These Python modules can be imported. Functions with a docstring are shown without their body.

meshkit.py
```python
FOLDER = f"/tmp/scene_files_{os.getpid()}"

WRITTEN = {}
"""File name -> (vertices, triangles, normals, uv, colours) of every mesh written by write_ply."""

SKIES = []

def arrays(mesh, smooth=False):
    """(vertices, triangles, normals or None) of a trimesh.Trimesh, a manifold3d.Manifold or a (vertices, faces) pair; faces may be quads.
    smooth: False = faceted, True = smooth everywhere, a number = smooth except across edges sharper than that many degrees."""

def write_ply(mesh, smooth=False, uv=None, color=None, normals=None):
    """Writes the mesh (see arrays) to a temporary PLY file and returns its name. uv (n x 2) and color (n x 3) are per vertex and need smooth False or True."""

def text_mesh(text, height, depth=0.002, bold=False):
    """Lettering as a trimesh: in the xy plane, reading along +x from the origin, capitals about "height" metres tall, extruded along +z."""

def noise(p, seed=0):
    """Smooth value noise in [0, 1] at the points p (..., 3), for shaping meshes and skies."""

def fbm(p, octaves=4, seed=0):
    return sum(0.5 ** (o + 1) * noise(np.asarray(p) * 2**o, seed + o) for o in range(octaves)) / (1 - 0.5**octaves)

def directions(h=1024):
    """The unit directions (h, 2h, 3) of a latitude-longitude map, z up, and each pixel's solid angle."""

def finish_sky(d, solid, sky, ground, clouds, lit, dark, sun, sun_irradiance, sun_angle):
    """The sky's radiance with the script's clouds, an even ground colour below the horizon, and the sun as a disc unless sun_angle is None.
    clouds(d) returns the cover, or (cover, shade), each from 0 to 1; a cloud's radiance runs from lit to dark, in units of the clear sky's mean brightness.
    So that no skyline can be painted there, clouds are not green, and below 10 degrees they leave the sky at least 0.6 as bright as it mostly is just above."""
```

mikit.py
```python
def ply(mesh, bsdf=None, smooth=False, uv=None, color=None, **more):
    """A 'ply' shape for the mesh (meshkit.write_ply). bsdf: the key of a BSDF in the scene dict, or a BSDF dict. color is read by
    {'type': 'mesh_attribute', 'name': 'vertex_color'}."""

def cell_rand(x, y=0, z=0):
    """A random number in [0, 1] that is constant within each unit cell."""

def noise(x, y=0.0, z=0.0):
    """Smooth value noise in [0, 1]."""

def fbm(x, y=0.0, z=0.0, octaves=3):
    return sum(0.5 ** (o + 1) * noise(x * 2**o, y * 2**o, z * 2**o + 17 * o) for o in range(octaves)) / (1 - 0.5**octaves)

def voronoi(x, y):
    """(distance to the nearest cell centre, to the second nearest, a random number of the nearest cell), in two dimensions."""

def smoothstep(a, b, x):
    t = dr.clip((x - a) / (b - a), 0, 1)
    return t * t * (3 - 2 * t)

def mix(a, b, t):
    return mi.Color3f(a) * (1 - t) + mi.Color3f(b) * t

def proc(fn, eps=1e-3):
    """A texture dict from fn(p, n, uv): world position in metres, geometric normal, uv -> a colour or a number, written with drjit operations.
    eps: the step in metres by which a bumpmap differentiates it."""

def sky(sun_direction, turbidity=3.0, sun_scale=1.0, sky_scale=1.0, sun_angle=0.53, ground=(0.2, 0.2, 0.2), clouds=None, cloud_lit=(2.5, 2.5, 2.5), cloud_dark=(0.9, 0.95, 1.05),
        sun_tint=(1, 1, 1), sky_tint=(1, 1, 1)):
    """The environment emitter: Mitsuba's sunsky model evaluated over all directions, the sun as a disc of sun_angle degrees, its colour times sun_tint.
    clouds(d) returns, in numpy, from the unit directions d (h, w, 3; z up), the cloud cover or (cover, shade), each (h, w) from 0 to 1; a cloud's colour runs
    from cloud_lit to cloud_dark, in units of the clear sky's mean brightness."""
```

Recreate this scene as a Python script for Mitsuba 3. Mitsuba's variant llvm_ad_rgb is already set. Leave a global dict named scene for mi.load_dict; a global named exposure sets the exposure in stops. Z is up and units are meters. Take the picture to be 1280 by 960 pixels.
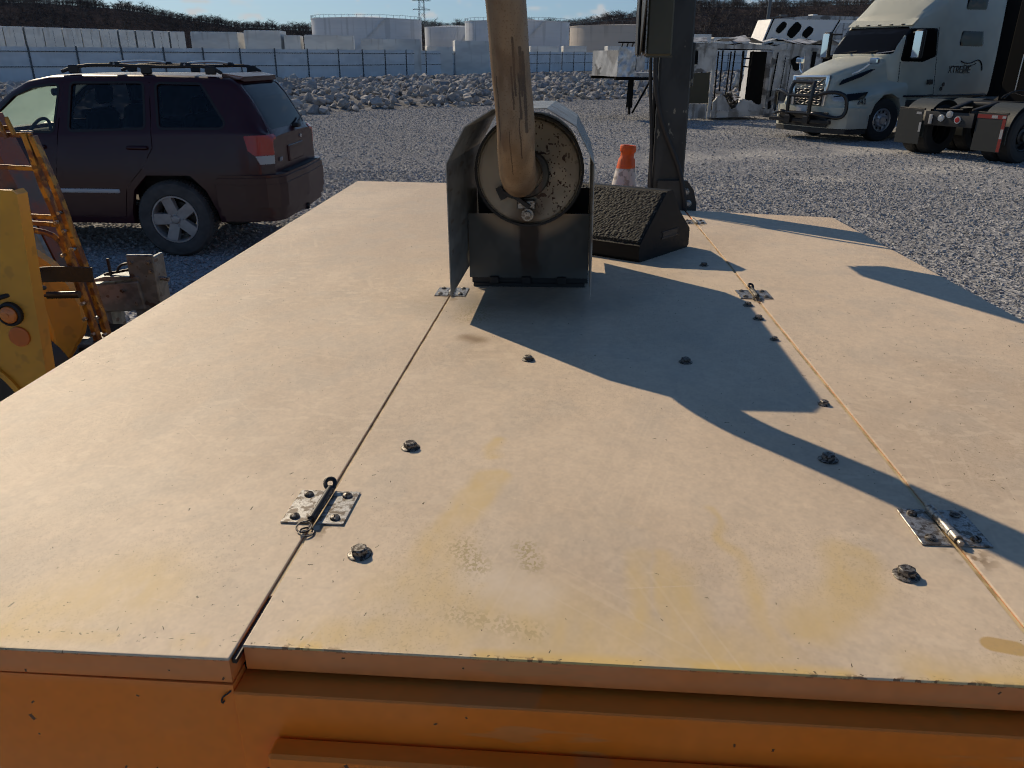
import math, random
import numpy as np, trimesh, shapely.geometry as sg, shapely.ops as so
import manifold3d as m3
import drjit as dr
import mitsuba as mi
import mikit, meshkit
from mikit import noise, fbm, voronoi, cell_rand, smoothstep, mix

random.seed(7)
rng = np.random.default_rng(7)
scene, labels = {'type': 'scene'}, {}

# ------------------------------------------------------------------ camera, light, exposure
_f = np.array([0, 0.92170765, -0.3878853])
_up = np.array([-0.00999983, 0.38786591, 0.92166156])
CAM = np.array([0, 0, 1.85])
scene['camera'] = {'type': 'perspective', 'fov': 67.38, 'fov_axis': 'x', 'near_clip': 0.05, 'far_clip': 6000.0,
                   'to_world': mi.ScalarTransform4f().look_at(origin=CAM.tolist(), target=(CAM + _f).tolist(), up=_up.tolist())}


def cloud_fn(d):
    az = np.degrees(np.arctan2(d[..., 0], d[..., 1]))
    el = np.degrees(np.arcsin(np.clip(d[..., 2], -1, 1)))
    q = np.stack([az / 1.9, el / 0.55, np.zeros_like(az)], -1)
    n = meshkit.fbm(q, 5, 3) + 0.10 * np.exp(-((el - 4.5) / 2.5) ** 2)
    c = np.clip((n - 0.725) / 0.07, 0, 1) * np.clip((el - 1.0) / 1.2, 0, 1) * np.clip((26 - el) / 10, 0, 1)
    return c * 0.85, 0.25 * c


SUN = (-0.522, 0.670, 0.527)
scene['sky'] = mikit.sky(SUN, turbidity=2.5, clouds=cloud_fn, cloud_lit=(3.4, 3.4, 3.4), cloud_dark=(2.4, 2.45, 2.5), sun_tint=(0.965, 1.0, 1.06), sky_scale=0.70, sky_tint=(0.88, 1.0, 1.16),
                         ground=(0.22, 0.21, 0.2))
exposure = 1.58


# ------------------------------------------------------------------ helpers
def rgb(*c):
    return {'type': 'rgb', 'value': list(c if len(c) == 3 else [c[0]] * 3)}


def bs(name, color, rough=0.5, metal=0.0, two=True, bump=None, **kw):
    b = {'type': 'principled', 'base_color': rgb(*color) if isinstance(color, (tuple, list)) else color,
         'roughness': rough, 'metallic': metal, **kw}
    if bump is not None:
        b = {'type': 'bumpmap', 'tex': mikit.proc(bump[0], bump[2] if len(bump) > 2 else 1e-3), 'scale': bump[1], 'b': b}
    scene[name] = {'type': 'twosided', 'b': b} if two else b
    return name


def num(key):
    if key not in scene and key not in labels and not any(k.startswith(key + '__') for k in scene):
        return key
    i = 1
    while True:
        k = f'{key}_{i:03d}'
        if k not in scene and k not in labels and not any(s.startswith(k + '__') for s in scene):
            return k
        i += 1


_cnt = {}


def numfast(key):
    c = _cnt.get(key, 0)
    _cnt[key] = c + 1
    return key if c == 0 else f'{key}_{c:03d}'


def thing(name, label, cat, group=None):
    k = numfast(name)
    labels[k] = {'label': label, 'category': cat}
    if group:
        labels[k]['group'] = group
    return k


def obj(name, mesh, mat, parent=None, smooth=False, label=None, kind=None, **kw):
    k = numfast((parent + '__' if parent else '') + name)
    scene[k] = mikit.ply(mesh, mat, smooth=smooth, **kw)
    if label or kind:
        labels[k] = {}
        if label:
            labels[k]['label'] = label
        if kind:
            labels[k]['kind'] = kind
    return k


def one(name, mesh, mat, label, cat, smooth=False, group=None):
    k = obj(name, mesh, mat, None, smooth)
    labels[k] = {'label': label, 'category': cat}
    if group:
        labels[k]['group'] = group
    return k


def tm(v, f):
    return trimesh.Trimesh(np.asarray(v, float), np.asarray(f, int), process=False)


def cat(*ms):
    ms = [m for m in (ms[0] if len(ms) == 1 and isinstance(ms[0], (list, tuple)) else ms) if m is not None]
    return trimesh.util.concatenate(ms)


def T4(R=None, t=(0, 0, 0)):
    M = np.eye(4)
    if R is not None:
        M[:3, :3] = R
    M[:3, 3] = t
    return M


def rotz(a):
    c, s = math.cos(a), math.sin(a)
    return np.array([[c, -s, 0], [s, c, 0], [0, 0, 1.0]])


def roty(a):
    c, s = math.cos(a), math.sin(a)
    return np.array([[c, 0, s], [0, 1, 0], [-s, 0, c]])


def rotx(a):
    c, s = math.cos(a), math.sin(a)
    return np.array([[1, 0, 0], [0, c, -s], [0, s, c]])


def xf(m, M):
    m = m.copy()
    m.apply_transform(M)
    return m


def box(lo, hi, bev=0.0):
    lo, hi = np.array(lo, float), np.array(hi, float)
    lo, hi = np.minimum(lo, hi), np.maximum(lo, hi)
    if bev <= 0:
        m = trimesh.creation.box(hi - lo)
        m.apply_translation((lo + hi) / 2)
        return m
    pts = []
    for s in np.ndindex(2, 2, 2):
        c = np.where(s, hi, lo)
        sg_ = np.where(s, -1, 1)
        for ax in range(3):
            q = c + sg_ * bev
            q[ax] = c[ax]
            pts.append(q)
    return trimesh.convex.convex_hull(np.array(pts))


def frame_from(d, hint=(0, 0, 1)):
    d = np.asarray(d, float)
    d = d / np.linalg.norm(d)
    h = np.asarray(hint, float)
    if abs(d @ h) > 0.98:
        h = np.array([1.0, 0, 0])
    a = np.cross(h, d)
    a /= np.linalg.norm(a)
    return a, np.cross(d, a), d


def bar(a, b, w, h, hint=(0, 0, 1), bev=0.0):
    a, b = np.asarray(a, float), np.asarray(b, float)
    x, y, z = frame_from(b - a, hint)
    L = np.linalg.norm(b - a)
    m = box((-w / 2, -h / 2, 0), (w / 2, h / 2, L), bev)
    return xf(m, T4(np.array([x, y, z]).T, a))


def tube(pts, r, n=10, caps=True):
    pts = np.asarray(pts, float)
    rs = np.broadcast_to(np.asarray(r, float), (len(pts),))
    t = np.gradient(pts, axis=0)
    t /= np.linalg.norm(t, axis=1, keepdims=True) + 1e-12
    a, b, _ = frame_from(t[0])
    V, F = [], []
    for i, p in enumerate(pts):
        a = a - t[i] * (a @ t[i])
        a /= np.linalg.norm(a)
        b = np.cross(t[i], a)
        ang = np.arange(n) * 2 * np.pi / n
        V.append(p + rs[i] * (np.cos(ang)[:, None] * a + np.sin(ang)[:, None] * b))
    V = np.vstack(V)
    for i in range(len(pts) - 1):
        for j in range(n):
            p, q = i * n + j, i * n + (j + 1) % n
            F += [[p, q, q + n], [p, q + n, p + n]]
    if caps:
        c0, c1 = len(V), len(V) + 1
        V = np.vstack([V, pts[0], pts[-1]])
        e = (len(pts) - 1) * n
        for j in range(n):
            F += [[c0, (j + 1) % n, j], [c1, e + j, e + (j + 1) % n]]
    return tm(V, F)


def spline(pts, n=24):
    from scipy.interpolate import CubicSpline
    pts = np.asarray(pts, float)
    s = np.r_[0, np.cumsum(np.linalg.norm(np.diff(pts, axis=0), axis=1))]
    return CubicSpline(s, pts)(np.linspace(0, s[-1], n))


def lathe(prof, n=32, axis='z'):
    """prof: (r, z) pairs."""
    prof = np.asarray(prof, float)
    ang = np.arange(n) * 2 * np.pi / n
    V = np.stack([prof[:, 0][:, None] * np.cos(ang), prof[:, 0][:, None] * np.sin(ang), np.broadcast_to(prof[:, 1][:, None], (len(prof), n))], -1).reshape(-1, 3)
    F = []
    for i in range(len(prof) - 1):
        for j in range(n):
            p, q = i * n + j, i * n + (j + 1) % n
            F += [[p, q, q + n], [p, q + n, p + n]]
    m = tm(V, F)
    if axis == 'y':
        m = xf(m, T4(rotx(-math.pi / 2)))
    if axis == 'x':
        m = xf(m, T4(roty(math.pi / 2)))
    return m


def poly_ex(pts, h, holes=()):
    """polygon (x, y) extruded along z from 0 to h"""
    return trimesh.creation.extrude_polygon(sg.Polygon(pts, [list(q) for q in holes]), h, engine='earcut')


def xz(m):
    """mesh built in (x, y)->z turned so that its plane is (x, z) and its extrusion runs towards -y"""
    return xf(m, T4(rotx(math.pi / 2)))


def m3mesh(m):
    return m3.Manifold(m3.Mesh(np.asarray(m.vertices, np.float32), np.asarray(m.faces, np.uint32)))


def m3of(m):
    m = m.copy()
    m.merge_vertices()
    r = m3mesh(m)
    if r.status() != m3.Error.NoError:
        print('manifold problem', r.status())
    return r


def tri(man):
    q = man.to_mesh()
    return tm(q.vert_properties[:, :3], q.tri_verts)


# ------------------------------------------------------------------ machine frame: u to the right, v away along the lids, w up from the lids
O_ = np.array([-0.3219627, 0.7304078, 1.1978827])
U_ = np.array([0.996791, -0.07803759, 0.0178277])
V_ = np.array([0.07841432, 0.99668876, -0.02151094])
N_ = np.array([-0.01609, 0.02283986, 0.99960965])
HM = T4(np.array([U_, V_, N_]).T, O_)


def hd(m):
    return xf(m, HM)


def hpt(u, v, w=0.0):
    return O_ + U_ * u + V_ * v + N_ * w


def uvw(p):
    q = mi.Vector3f(p) - mi.Vector3f(*[float(x) for x in O_])
    return [q.x * float(a[0]) + q.y * float(a[1]) + q.z * float(a[2]) for a in (U_, V_, N_)]


def seg(x, y, a, b, r, soft=1.0):
    """soft capsule mask: 1 on the segment a-b, 0 past r"""
    ax, ay = a
    bx, by = b
    dx, dy = bx - ax, by - ay
    t = dr.clip(((x - ax) * dx + (y - ay) * dy) / max(dx * dx + dy * dy, 1e-9), 0, 1)
    d = dr.sqrt(dr.square(x - ax - t * dx) + dr.square(y - ay - t * dy))
    return 1 - smoothstep(r * (1 - soft), r, d)


def flecks(x, y, cell, prob, length, width, seed):
    """little dashes at random places and angles, one per cell at most"""
    cx, cy = dr.floor(x / cell), dr.floor(y / cell)
    r1, r2, r3, r4 = (cell_rand(cx, cy, seed + k) for k in range(4))
    px, py = (cx + 0.25 + 0.5 * r1) * cell, (cy + 0.25 + 0.5 * r2) * cell
    a = r3 * 6.2832
    ca, sa = dr.cos(a), dr.sin(a)
    ex, ey = (x - px) * ca + (y - py) * sa, -(x - px) * sa + (y - py) * ca
    ln = length * (0.3 + 0.7 * cell_rand(cx, cy, seed + 9))
    d = dr.maximum(dr.abs(ex) / ln, dr.abs(ey) / width)
    return dr.select(r4 < prob, 1 - smoothstep(0.7, 1.0, d), 0.0)


# ------------------------------------------------------------------ materials of the machine
def lid_color(p, n, uv):
    x, y, w = uvw(p)
    big = fbm(x * 2.3, y * 1.6, 3.0, 4)
    fine = fbm(x * 70, y * 55, 1.0, 3)
    mid = fbm(x * 11 + 5, y * 8, 7.0, 4)
    c = mix((0.580, 0.468, 0.345), (0.510, 0.405, 0.295), smoothstep(0.35, 0.68, big))
    c = mix(c, (0.470, 0.402, 0.318), smoothstep(0.45, 0.75, mid) * 0.4)
    c = c * (0.86 + 0.14 * fine + 0.14 * fbm(x * 210, y * 170, 6.0, 2))
    # chalky scuffs
    sc = smoothstep(0.60, 0.72, fbm(x * 34, y * 60, 11.0, 3)) * smoothstep(0.40, 0.6, fbm(x * 3, y * 3, 2.0, 2))
    c = mix(c, (0.63, 0.52, 0.39), sc * 0.4)
    # rubbed places where the older yellow paint shows
    fray = 0.45 + 0.9 * fbm(x * 26, y * 14, 5.0, 3)
    wob = (fbm(x * 9, y * 9, 4.0, 3) - 0.5) * 0.06
    xx, yy = x + wob, y + wob
    yel = mi.Float(0)
    for a, b, r, s in (((0.262, 0.60), (0.252, 0.52), 0.013, 0.9), ((0.245, 0.43), (0.215, 0.27), 0.030, 0.6), ((0.215, 0.25), (0.20, 0.14), 0.045, 0.8), ((0.20, 0.12), (0.38, 0.05), 0.085, 1.0),
                       ((0.38, 0.04), (0.60, 0.03), 0.06, 0.9), ((0.49, 0.22), (0.475, 0.01), 0.022, 1.0), ((0.53, 0.23), (0.52, 0.01), 0.018, 0.8), ((0.545, 0.2), (0.56, 0.01), 0.03, 1.0),
                       ((0.785, 0.25), (0.765, 0.16), 0.035, 0.7), ((0.765, 0.16), (0.69, 0.09), 0.045, 0.9), ((0.60, 0.35), (0.65, 0.18), 0.012, 1.0), ((0.65, 0.18), (0.64, 0.03), 0.02, 1.0),
                       ((-0.30, 0.02), (-0.20, 0.10), 0.09, 1.0), ((0.10, 0.02), (0.24, 0.03), 0.05, 1.0), ((0.80, 0.01), (0.95, 0.0), 0.04, 1.0), ((0.85, 0.0), (0.95, 0.02), 0.05, 1.0)):
        yel = dr.maximum(yel, seg(xx, yy, a, b, r * 1.5, s))
    arcs = smoothstep(0.62, 0.7, noise(dr.sqrt(dr.square(x - 0.35) + dr.square(y - 0.02)) * 120, 0.5, 0.5)) * smoothstep(0.33, 0.28, dr.sqrt(dr.square(x - 0.42) + dr.square(y - 0.05)))
    yel = dr.maximum(yel * fray, arcs * 0.25 * smoothstep(0.4, 0.6, fbm(x * 6, y * 6, 9.0, 2)))
    c = mix(c, (0.575, 0.425, 0.195), dr.clip(yel, 0, 1) * 0.58 * (0.55 + 0.9 * fbm(x * 55, y * 22, 8.0, 3)))
    edge = smoothstep(0.022, 0.002, dr.abs(y + 0.0)) * smoothstep(0.42, 0.62, fbm(x * 16, y * 9, 3.0, 3))
    c = mix(c, (0.60, 0.42, 0.14), edge * 0.8 * dr.select(x > 0, 1.0, 0.4))
    # long fine scratches
    scr = mi.Float(0)
    for k, (ang, dens) in enumerate(((0.35, 160), (1.25, 150), (-0.25, 190), (0.9, 170))):
        ca, sa = math.cos(ang), math.sin(ang)
        a_, b_ = x * ca + y * sa, -x * sa + y * ca
        scr = dr.maximum(scr, smoothstep(0.80, 0.9, noise(a_ * dens, b_ * 4 + 9 * k, 2.0)) * smoothstep(0.58, 0.75, fbm(x * 4 + k * 7, y * 4, 1.0, 2)))
    c = mix(c, (0.64, 0.53, 0.39), scr * 0.22)
    scr = flecks(x, y, 0.21, 0.35, 0.10, 0.0011, 60)
    c = mix(c, (0.64, 0.53, 0.40), scr * 0.35)
    # bird-lime pale patch, algae mottles, brown stain behind the exhaust, orange-yellow patch
    pale = seg(xx, yy, (0.27, 0.155), (0.34, 0.12), 0.06, 1.0)
    c = mix(c, (0.60, 0.52, 0.44), pale * 0.5 * (0.5 + fbm(x * 40, y * 40, 3.0, 3)))
    alg = dr.maximum(dr.maximum(seg(x, y, (0.235, 0.225), (0.262, 0.18), 0.035, 1.0), seg(x, y, (0.325, 0.235), (0.34, 0.19), 0.03, 1.0)),
                     dr.maximum(seg(x, y, (0.10, 1.38), (0.09, 1.50), 0.09, 1.0), seg(x, y, (0.25, 0.075), (0.35, 0.05), 0.03, 1.0) * 0.6))
    c = mix(c, (0.30, 0.235, 0.10), alg * smoothstep(0.44, 0.62, fbm(x * 330, y * 240, 4.0, 2)) * 0.62)
    c = mix(c, (0.23, 0.15, 0.085), seg(xx, y, (0.112, 1.205), (0.14, 1.185), 0.05, 1.0) * 0.8)
    c = mix(c, (0.43, 0.27, 0.075), smoothstep(0.2, 0.5, seg(x + wob * 0.4, y, (0.90, 0.068), (0.925, 0.062), 0.022, 1.0)) * 0.75)
    soot = dr.maximum(seg(x, y, (0.10, 1.55), (0.40, 1.60), 0.30, 1.0), 0.0)
    c = mix(c, (0.13, 0.12, 0.10), soot * 0.55 * (0.5 + 0.8 * mid))
    rust = mi.Float(0)
    for q in ((0.0, 0.30), (0.95, 0.29), (0.0, 1.63), (0.93, 1.68), (0.955, 2.98)):
        rust = dr.maximum(rust, seg(x, y, (q[0] + 0.01, q[1] - 0.04), (q[0], q[1]), 0.045, 1.0))
    c = mix(c, (0.20, 0.13, 0.07), rust * smoothstep(0.44, 0.6, fbm(x * 60, y * 60, 2.0, 3)) * 0.8)
    # specks of dirt and debris
    dens = 0.15 + 1.5 * smoothstep(0.40, 0.68, fbm(x * 3.1, y * 3.1, 13.0, 3)) + 0.8 * smoothstep(0.12, 0.0, y)
    dirt = dr.maximum(flecks(x, y, 0.049, 0.20 * dens, 0.0050, 0.0007, 1), flecks(x + 0.03, y, 0.13, 0.35 * dens, 0.0065, 0.0014, 21))
    dirt = dr.maximum(dirt, flecks(x, y + 0.4, 0.021, 0.12 * dens, 0.0014, 0.0008, 41))
    pit = smoothstep(0.735, 0.77, noise(x * 520, y * 430, 3.0)) * smoothstep(0.48, 0.66, fbm(x * 5, y * 5, 21.0, 3))
    c = mix(c, (0.36, 0.27, 0.17), pit * 0.28)
    edgespeck = flecks(x, y * 1.6, 0.017, 0.5, 0.004, 0.0013, 81) * smoothstep(0.012, 0.0, dr.abs(y - 0.002)) * smoothstep(0.3, 0.5, noise(x * 7, 0.0, 1.0))
    dirt = dr.maximum(dirt, edgespeck)
    chip = smoothstep(0.56, 0.62, fbm(x * 150, y * 210, 17.0, 3)) * smoothstep(0.42, 0.60, fbm(x * 9, 0.0, 7.0, 3)) * smoothstep(0.0065, 0.0005, dr.abs(y + 0.0005 + dr.select(x < -0.004, 0.0275, 0.0)))
    c = mix(c, (0.16, 0.07, 0.03), chip * 0.85)
    return mix(c, (0.075, 0.055, 0.035), dirt * 0.88)


def lid_bump(p, n, uv):
    x, y, w = uvw(p)
    return fbm(x * 180, y * 160, 0.0, 2) * 0.00018 + fbm(x * 5, y * 4, 3.0, 3) * 0.006


def orange_color(p, n, uv):
    x, y, w = uvw(p)
    c = mix((0.92, 0.215, 0.010), (0.84, 0.205, 0.014), smoothstep(0.3, 0.7, fbm(x * 3, w * 7, y * 3, 4)))
    c = mix(c, (0.82, 0.23, 0.035), smoothstep(0.45, 0.8, fbm(x * 5 + 3, w * 5, y * 3, 3)) * 0.55)
    c = mix(c, (0.62, 0.30, 0.15), smoothstep(-0.055, -0.02, w) * 0.45 * (0.5 + fbm(x * 9, w * 30, y * 9, 3)))
    c = c * (0.93 + 0.14 * fbm(x * 60, w * 60, y * 60, 2))
    top = smoothstep(-0.007, -0.0035, w) * smoothstep(0.50, 0.62, fbm(x * 120, w * 300, y * 120, 3))
    c = mix(c, (0.16, 0.07, 0.03), top * 0.8)
    scf = smoothstep(0.60, 0.70, fbm(x * 12, w * 90, y * 12, 3)) * smoothstep(0.5, 0.65, fbm(x * 3, w * 3, 5.0, 2))
    c = mix(c, (0.52, 0.26, 0.10), scf * 0.35)
    sp = dr.maximum(flecks(x, w, 0.05, 0.22, 0.0035, 0.0014, 5), flecks(x, w, 0.19, 0.35, 0.006, 0.0028, 15))
    return mix(c, (0.05, 0.03, 0.02), sp * 0.9)


bs('mat_lid', mikit.proc(lid_color), 0.62, specular=0.35, bump=(lid_bump, 1.0))
bs('mat_orange', mikit.proc(orange_color), 0.38, specular=0.45)
bs('mat_dark_steel', (0.045, 0.045, 0.045), 0.45, 0.6)
bs('mat_black', (0.012, 0.012, 0.013), 0.5)
bs('mat_black_gloss', (0.012, 0.012, 0.013), 0.22)


def zinc_color(p, n, uv):
    k = fbm(p.x * 420, p.y * 420, p.z * 420, 3)
    g = fbm(p.x * 130, p.y * 130, p.z * 130, 4)
    c = mix((0.42, 0.41, 0.39), (0.30, 0.29, 0.27), smoothstep(0.35, 0.65, k))
    return mix(c, (0.10, 0.075, 0.05), smoothstep(0.46, 0.62, g) * 0.85)


bs('mat_zinc', mikit.proc(zinc_color), 0.42, 0.75)


def bolt_color(p, n, uv):
    k = fbm(p.x * 300, p.y * 300, p.z * 300, 3)
    return mix((0.22, 0.205, 0.185), (0.05, 0.04, 0.032), smoothstep(0.4, 0.6, k))


bs('mat_bolt', mikit.proc(bolt_color), 0.5, 0.6)


def seam_color(p, n, uv):
    k = fbm(p.x * 90, p.y * 30, p.z * 60, 3)
    return mix((0.54, 0.42, 0.24), (0.33, 0.23, 0.11), smoothstep(0.4, 0.65, k))




def side_color(p, n, uv):
    k = fbm(p.x * 3, p.y * 3, p.z * 5, 4)
    return mix((0.26, 0.205, 0.15), (0.18, 0.14, 0.105), smoothstep(0.3, 0.7, k))


bs('mat_side', mikit.proc(side_color), 0.7)
bs('mat_seam', mikit.proc(seam_color), 0.6)

# ------------------------------------------------------------------ the orange machine housing in the foreground
mh = thing('machine_housing', 'long orange machine housing with sun-bleached tan lids filling the foreground', 'machine')


def plate(pts, w0, w1, bev=0.003):
    """horizontal plate in hood coordinates with a rolled edge"""
    P = sg.Polygon(pts)
    a = np.array(P.exterior.coords)[:-1]
    rings = []
    for ins, w in ((0, w0), (0, w1 - bev), (bev * 0.3, w1 - bev * 0.3), (bev, w1)):
        q = np.array(P.buffer(-ins, join_style=2).exterior.coords)[:-1] if ins else a
        if ins:
            q = np.array([q[np.argmin(((q - x) ** 2).sum(1))] for x in a])
        rings.append(np.c_[q, np.full(len(q), w)])
    n = len(a)
    V = np.vstack(rings)
    F = []
    for i in range(3):
        for j in range(n):
            p, q = i * n + j, i * n + (j + 1) % n
            F += [[p, q, q + n], [p, q + n, p + n]]
    top = [[3 * n, 3 * n + j, 3 * n + j + 1] for j in range(1, n - 1)]
    bot = [[0, j + 1, j] for j in range(1, n - 1)]
    m = tm(V, F + top + bot)
    if sg.LinearRing(a).is_ccw is False:
        m.invert()
    return m


LID_L = [(-0.777, -0.030), (-0.0068, -0.024), (-0.0068, 4.43), (-1.12, 4.605)]
LID_C = [(0.0, 0.0), (0.945, 0.0), (0.945, 3.385), (0.0, 3.385)]
LID_R = [(0.9535, -0.02), (1.637, -0.02), (1.637, 3.187), (0.9535, 3.386)]


def lid(pts, label):
    m = hd(plate(pts, -0.037, 0.0))
    return obj('lid', m, 'mat_lid', mh, 25, label)


# the lids: bleached sheet on top, orange paint on the folded lips
def lid2(pts, label):
    top = hd(plate(pts, -0.0035, 0.0, 0.0022))
    k = obj('lid', top, 'mat_lid', mh, 30, label)
    P = sg.Polygon(pts).buffer(-0.0006, join_style=2)
    ring = P.difference(P.buffer(-0.004, join_style=2))
    m = trimesh.creation.extrude_polygon(ring, 0.033, engine='earcut')
    m.apply_translation((0, 0, -0.0365))
    obj('lip', hd(m), 'mat_orange', k)
    return k


lid2(LID_L, 'wide tan lid left of the left seam')
lid2(LID_C, 'tan centre lid carrying the muffler')
lid2(LID_R, 'tan lid right of the right seam')

obj('seam_shade_fill', hd(box((-0.0062, -0.018, -0.012), (-0.0006, 0.098, -0.006))), 'mat_black', mh)  # black strip added so the open seam end reads as a shaded gap
# body under the lids
front = [(-0.765, -0.026), (1.62, -0.026)]
fp = []
# front panel left part (flush under the lip) and the recessed part under the centre lid
m1 = box((-0.765, -0.026, -0.95), (-0.0065, 0.01, -0.0385))
m2 = box((-0.0065, -0.0300, -0.95), (1.62, 0.02, -0.046), 0.002)
obj('front_panel', hd(m1), 'mat_orange', mh)
obj('front_panel', hd(m2), 'mat_orange', mh)
obj('raised_door', hd(box((0.040, -0.062, -0.75), (1.45, -0.031, -0.108), 0.004)), 'mat_orange', mh, label='raised orange door panel on the front')
obj('side_panel', hd(poly_ex([(-0.76, 0.012), (-0.745, 0.012), (-1.075, 4.56), (-1.09, 4.56)], 0.88).apply_translation((0, 0, -0.925))), 'mat_side', mh)
obj('side_panel', hd(box((1.605, 0.022, -0.95), (1.62, 3.16, -0.0385))), 'mat_orange', mh)
obj('rear_panel', hd(box((-1.06, 4.36, -0.95), (-0.03, 4.38, -0.0385))), 'mat_orange', mh)
obj('rear_panel', hd(box((0.0, 3.13, -0.95), (1.60, 3.15, -0.0385))), 'mat_orange', mh)
obj('inner_panel', hd(box((-0.03, 3.152, -0.95), (-0.015, 4.358, -0.0385))), 'mat_orange', mh)
obj('seam_channel', hd(cat(box((-0.0062, 0.10, -0.012), (-0.0006, 3.12, -0.0042)))), 'mat_seam', mh)
obj('seam_channel', hd(cat(box((0.9456, 0.025, -0.012), (0.9529, 3.12, -0.0040)))), 'mat_seam', mh)
obj('rear_deck', hd(box((-0.01, 3.152, -0.46), (1.60, 4.36, -0.42))), 'mat_dark_steel', mh)
obj('skid', hd(cat(box((-0.7, 0.1, -1.13), (-0.5, 4.2, -0.952)), box((1.3, 0.1, -1.165), (1.5, 3.1, -0.952)))), 'mat_dark_steel', mh)
obj('corner_hook', hd(tube(spline([(-0.008, -0.022, -0.045), (-0.014, -0.0285, -0.050), (-0.022, -0.0285, -0.060), (-0.022, -0.0285, -0.064), (-0.019, -0.0285, -0.061)], 14), 0.0011, 6)), 'mat_black', mh, True)


def hexbolt(u, v, r=0.0125, seed=0):
    rr = random.Random(seed)
    a0 = rr.random() * 1.05
    washer = lathe([(0.0, 0.0004), (r * 1.38, 0.0004), (r * 1.42, 0.0016), (r * 1.30, 0.0030), (r * 0.9, 0.0042), (0.0, 0.0042)], 24)
    h = 0.0078 * r / 0.0125
    ang = a0 + np.arange(6) * np.pi / 3
    P0 = np.c_[np.cos(ang), np.sin(ang)] * r
    pts = np.vstack([np.c_[P0, np.full(6, 0.004)], np.c_[P0, np.full(6, 0.004 + h * 0.8)], np.c_[P0 * 0.86, np.full(6, 0.004 + h)]])
    head = trimesh.convex.convex_hull(pts)
    dome = lathe([(r * 0.80, 0.004 + h), (r * 0.72, 0.0046 + h), (0.0, 0.0046 + h)], 18)
    tilt = T4(rotx((rr.random() - 0.5) * 0.12) @ roty((rr.random() - 0.5) * 0.12), (u, v, 0))
    return hd(xf(cat(washer, head, dome), tilt))


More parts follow.
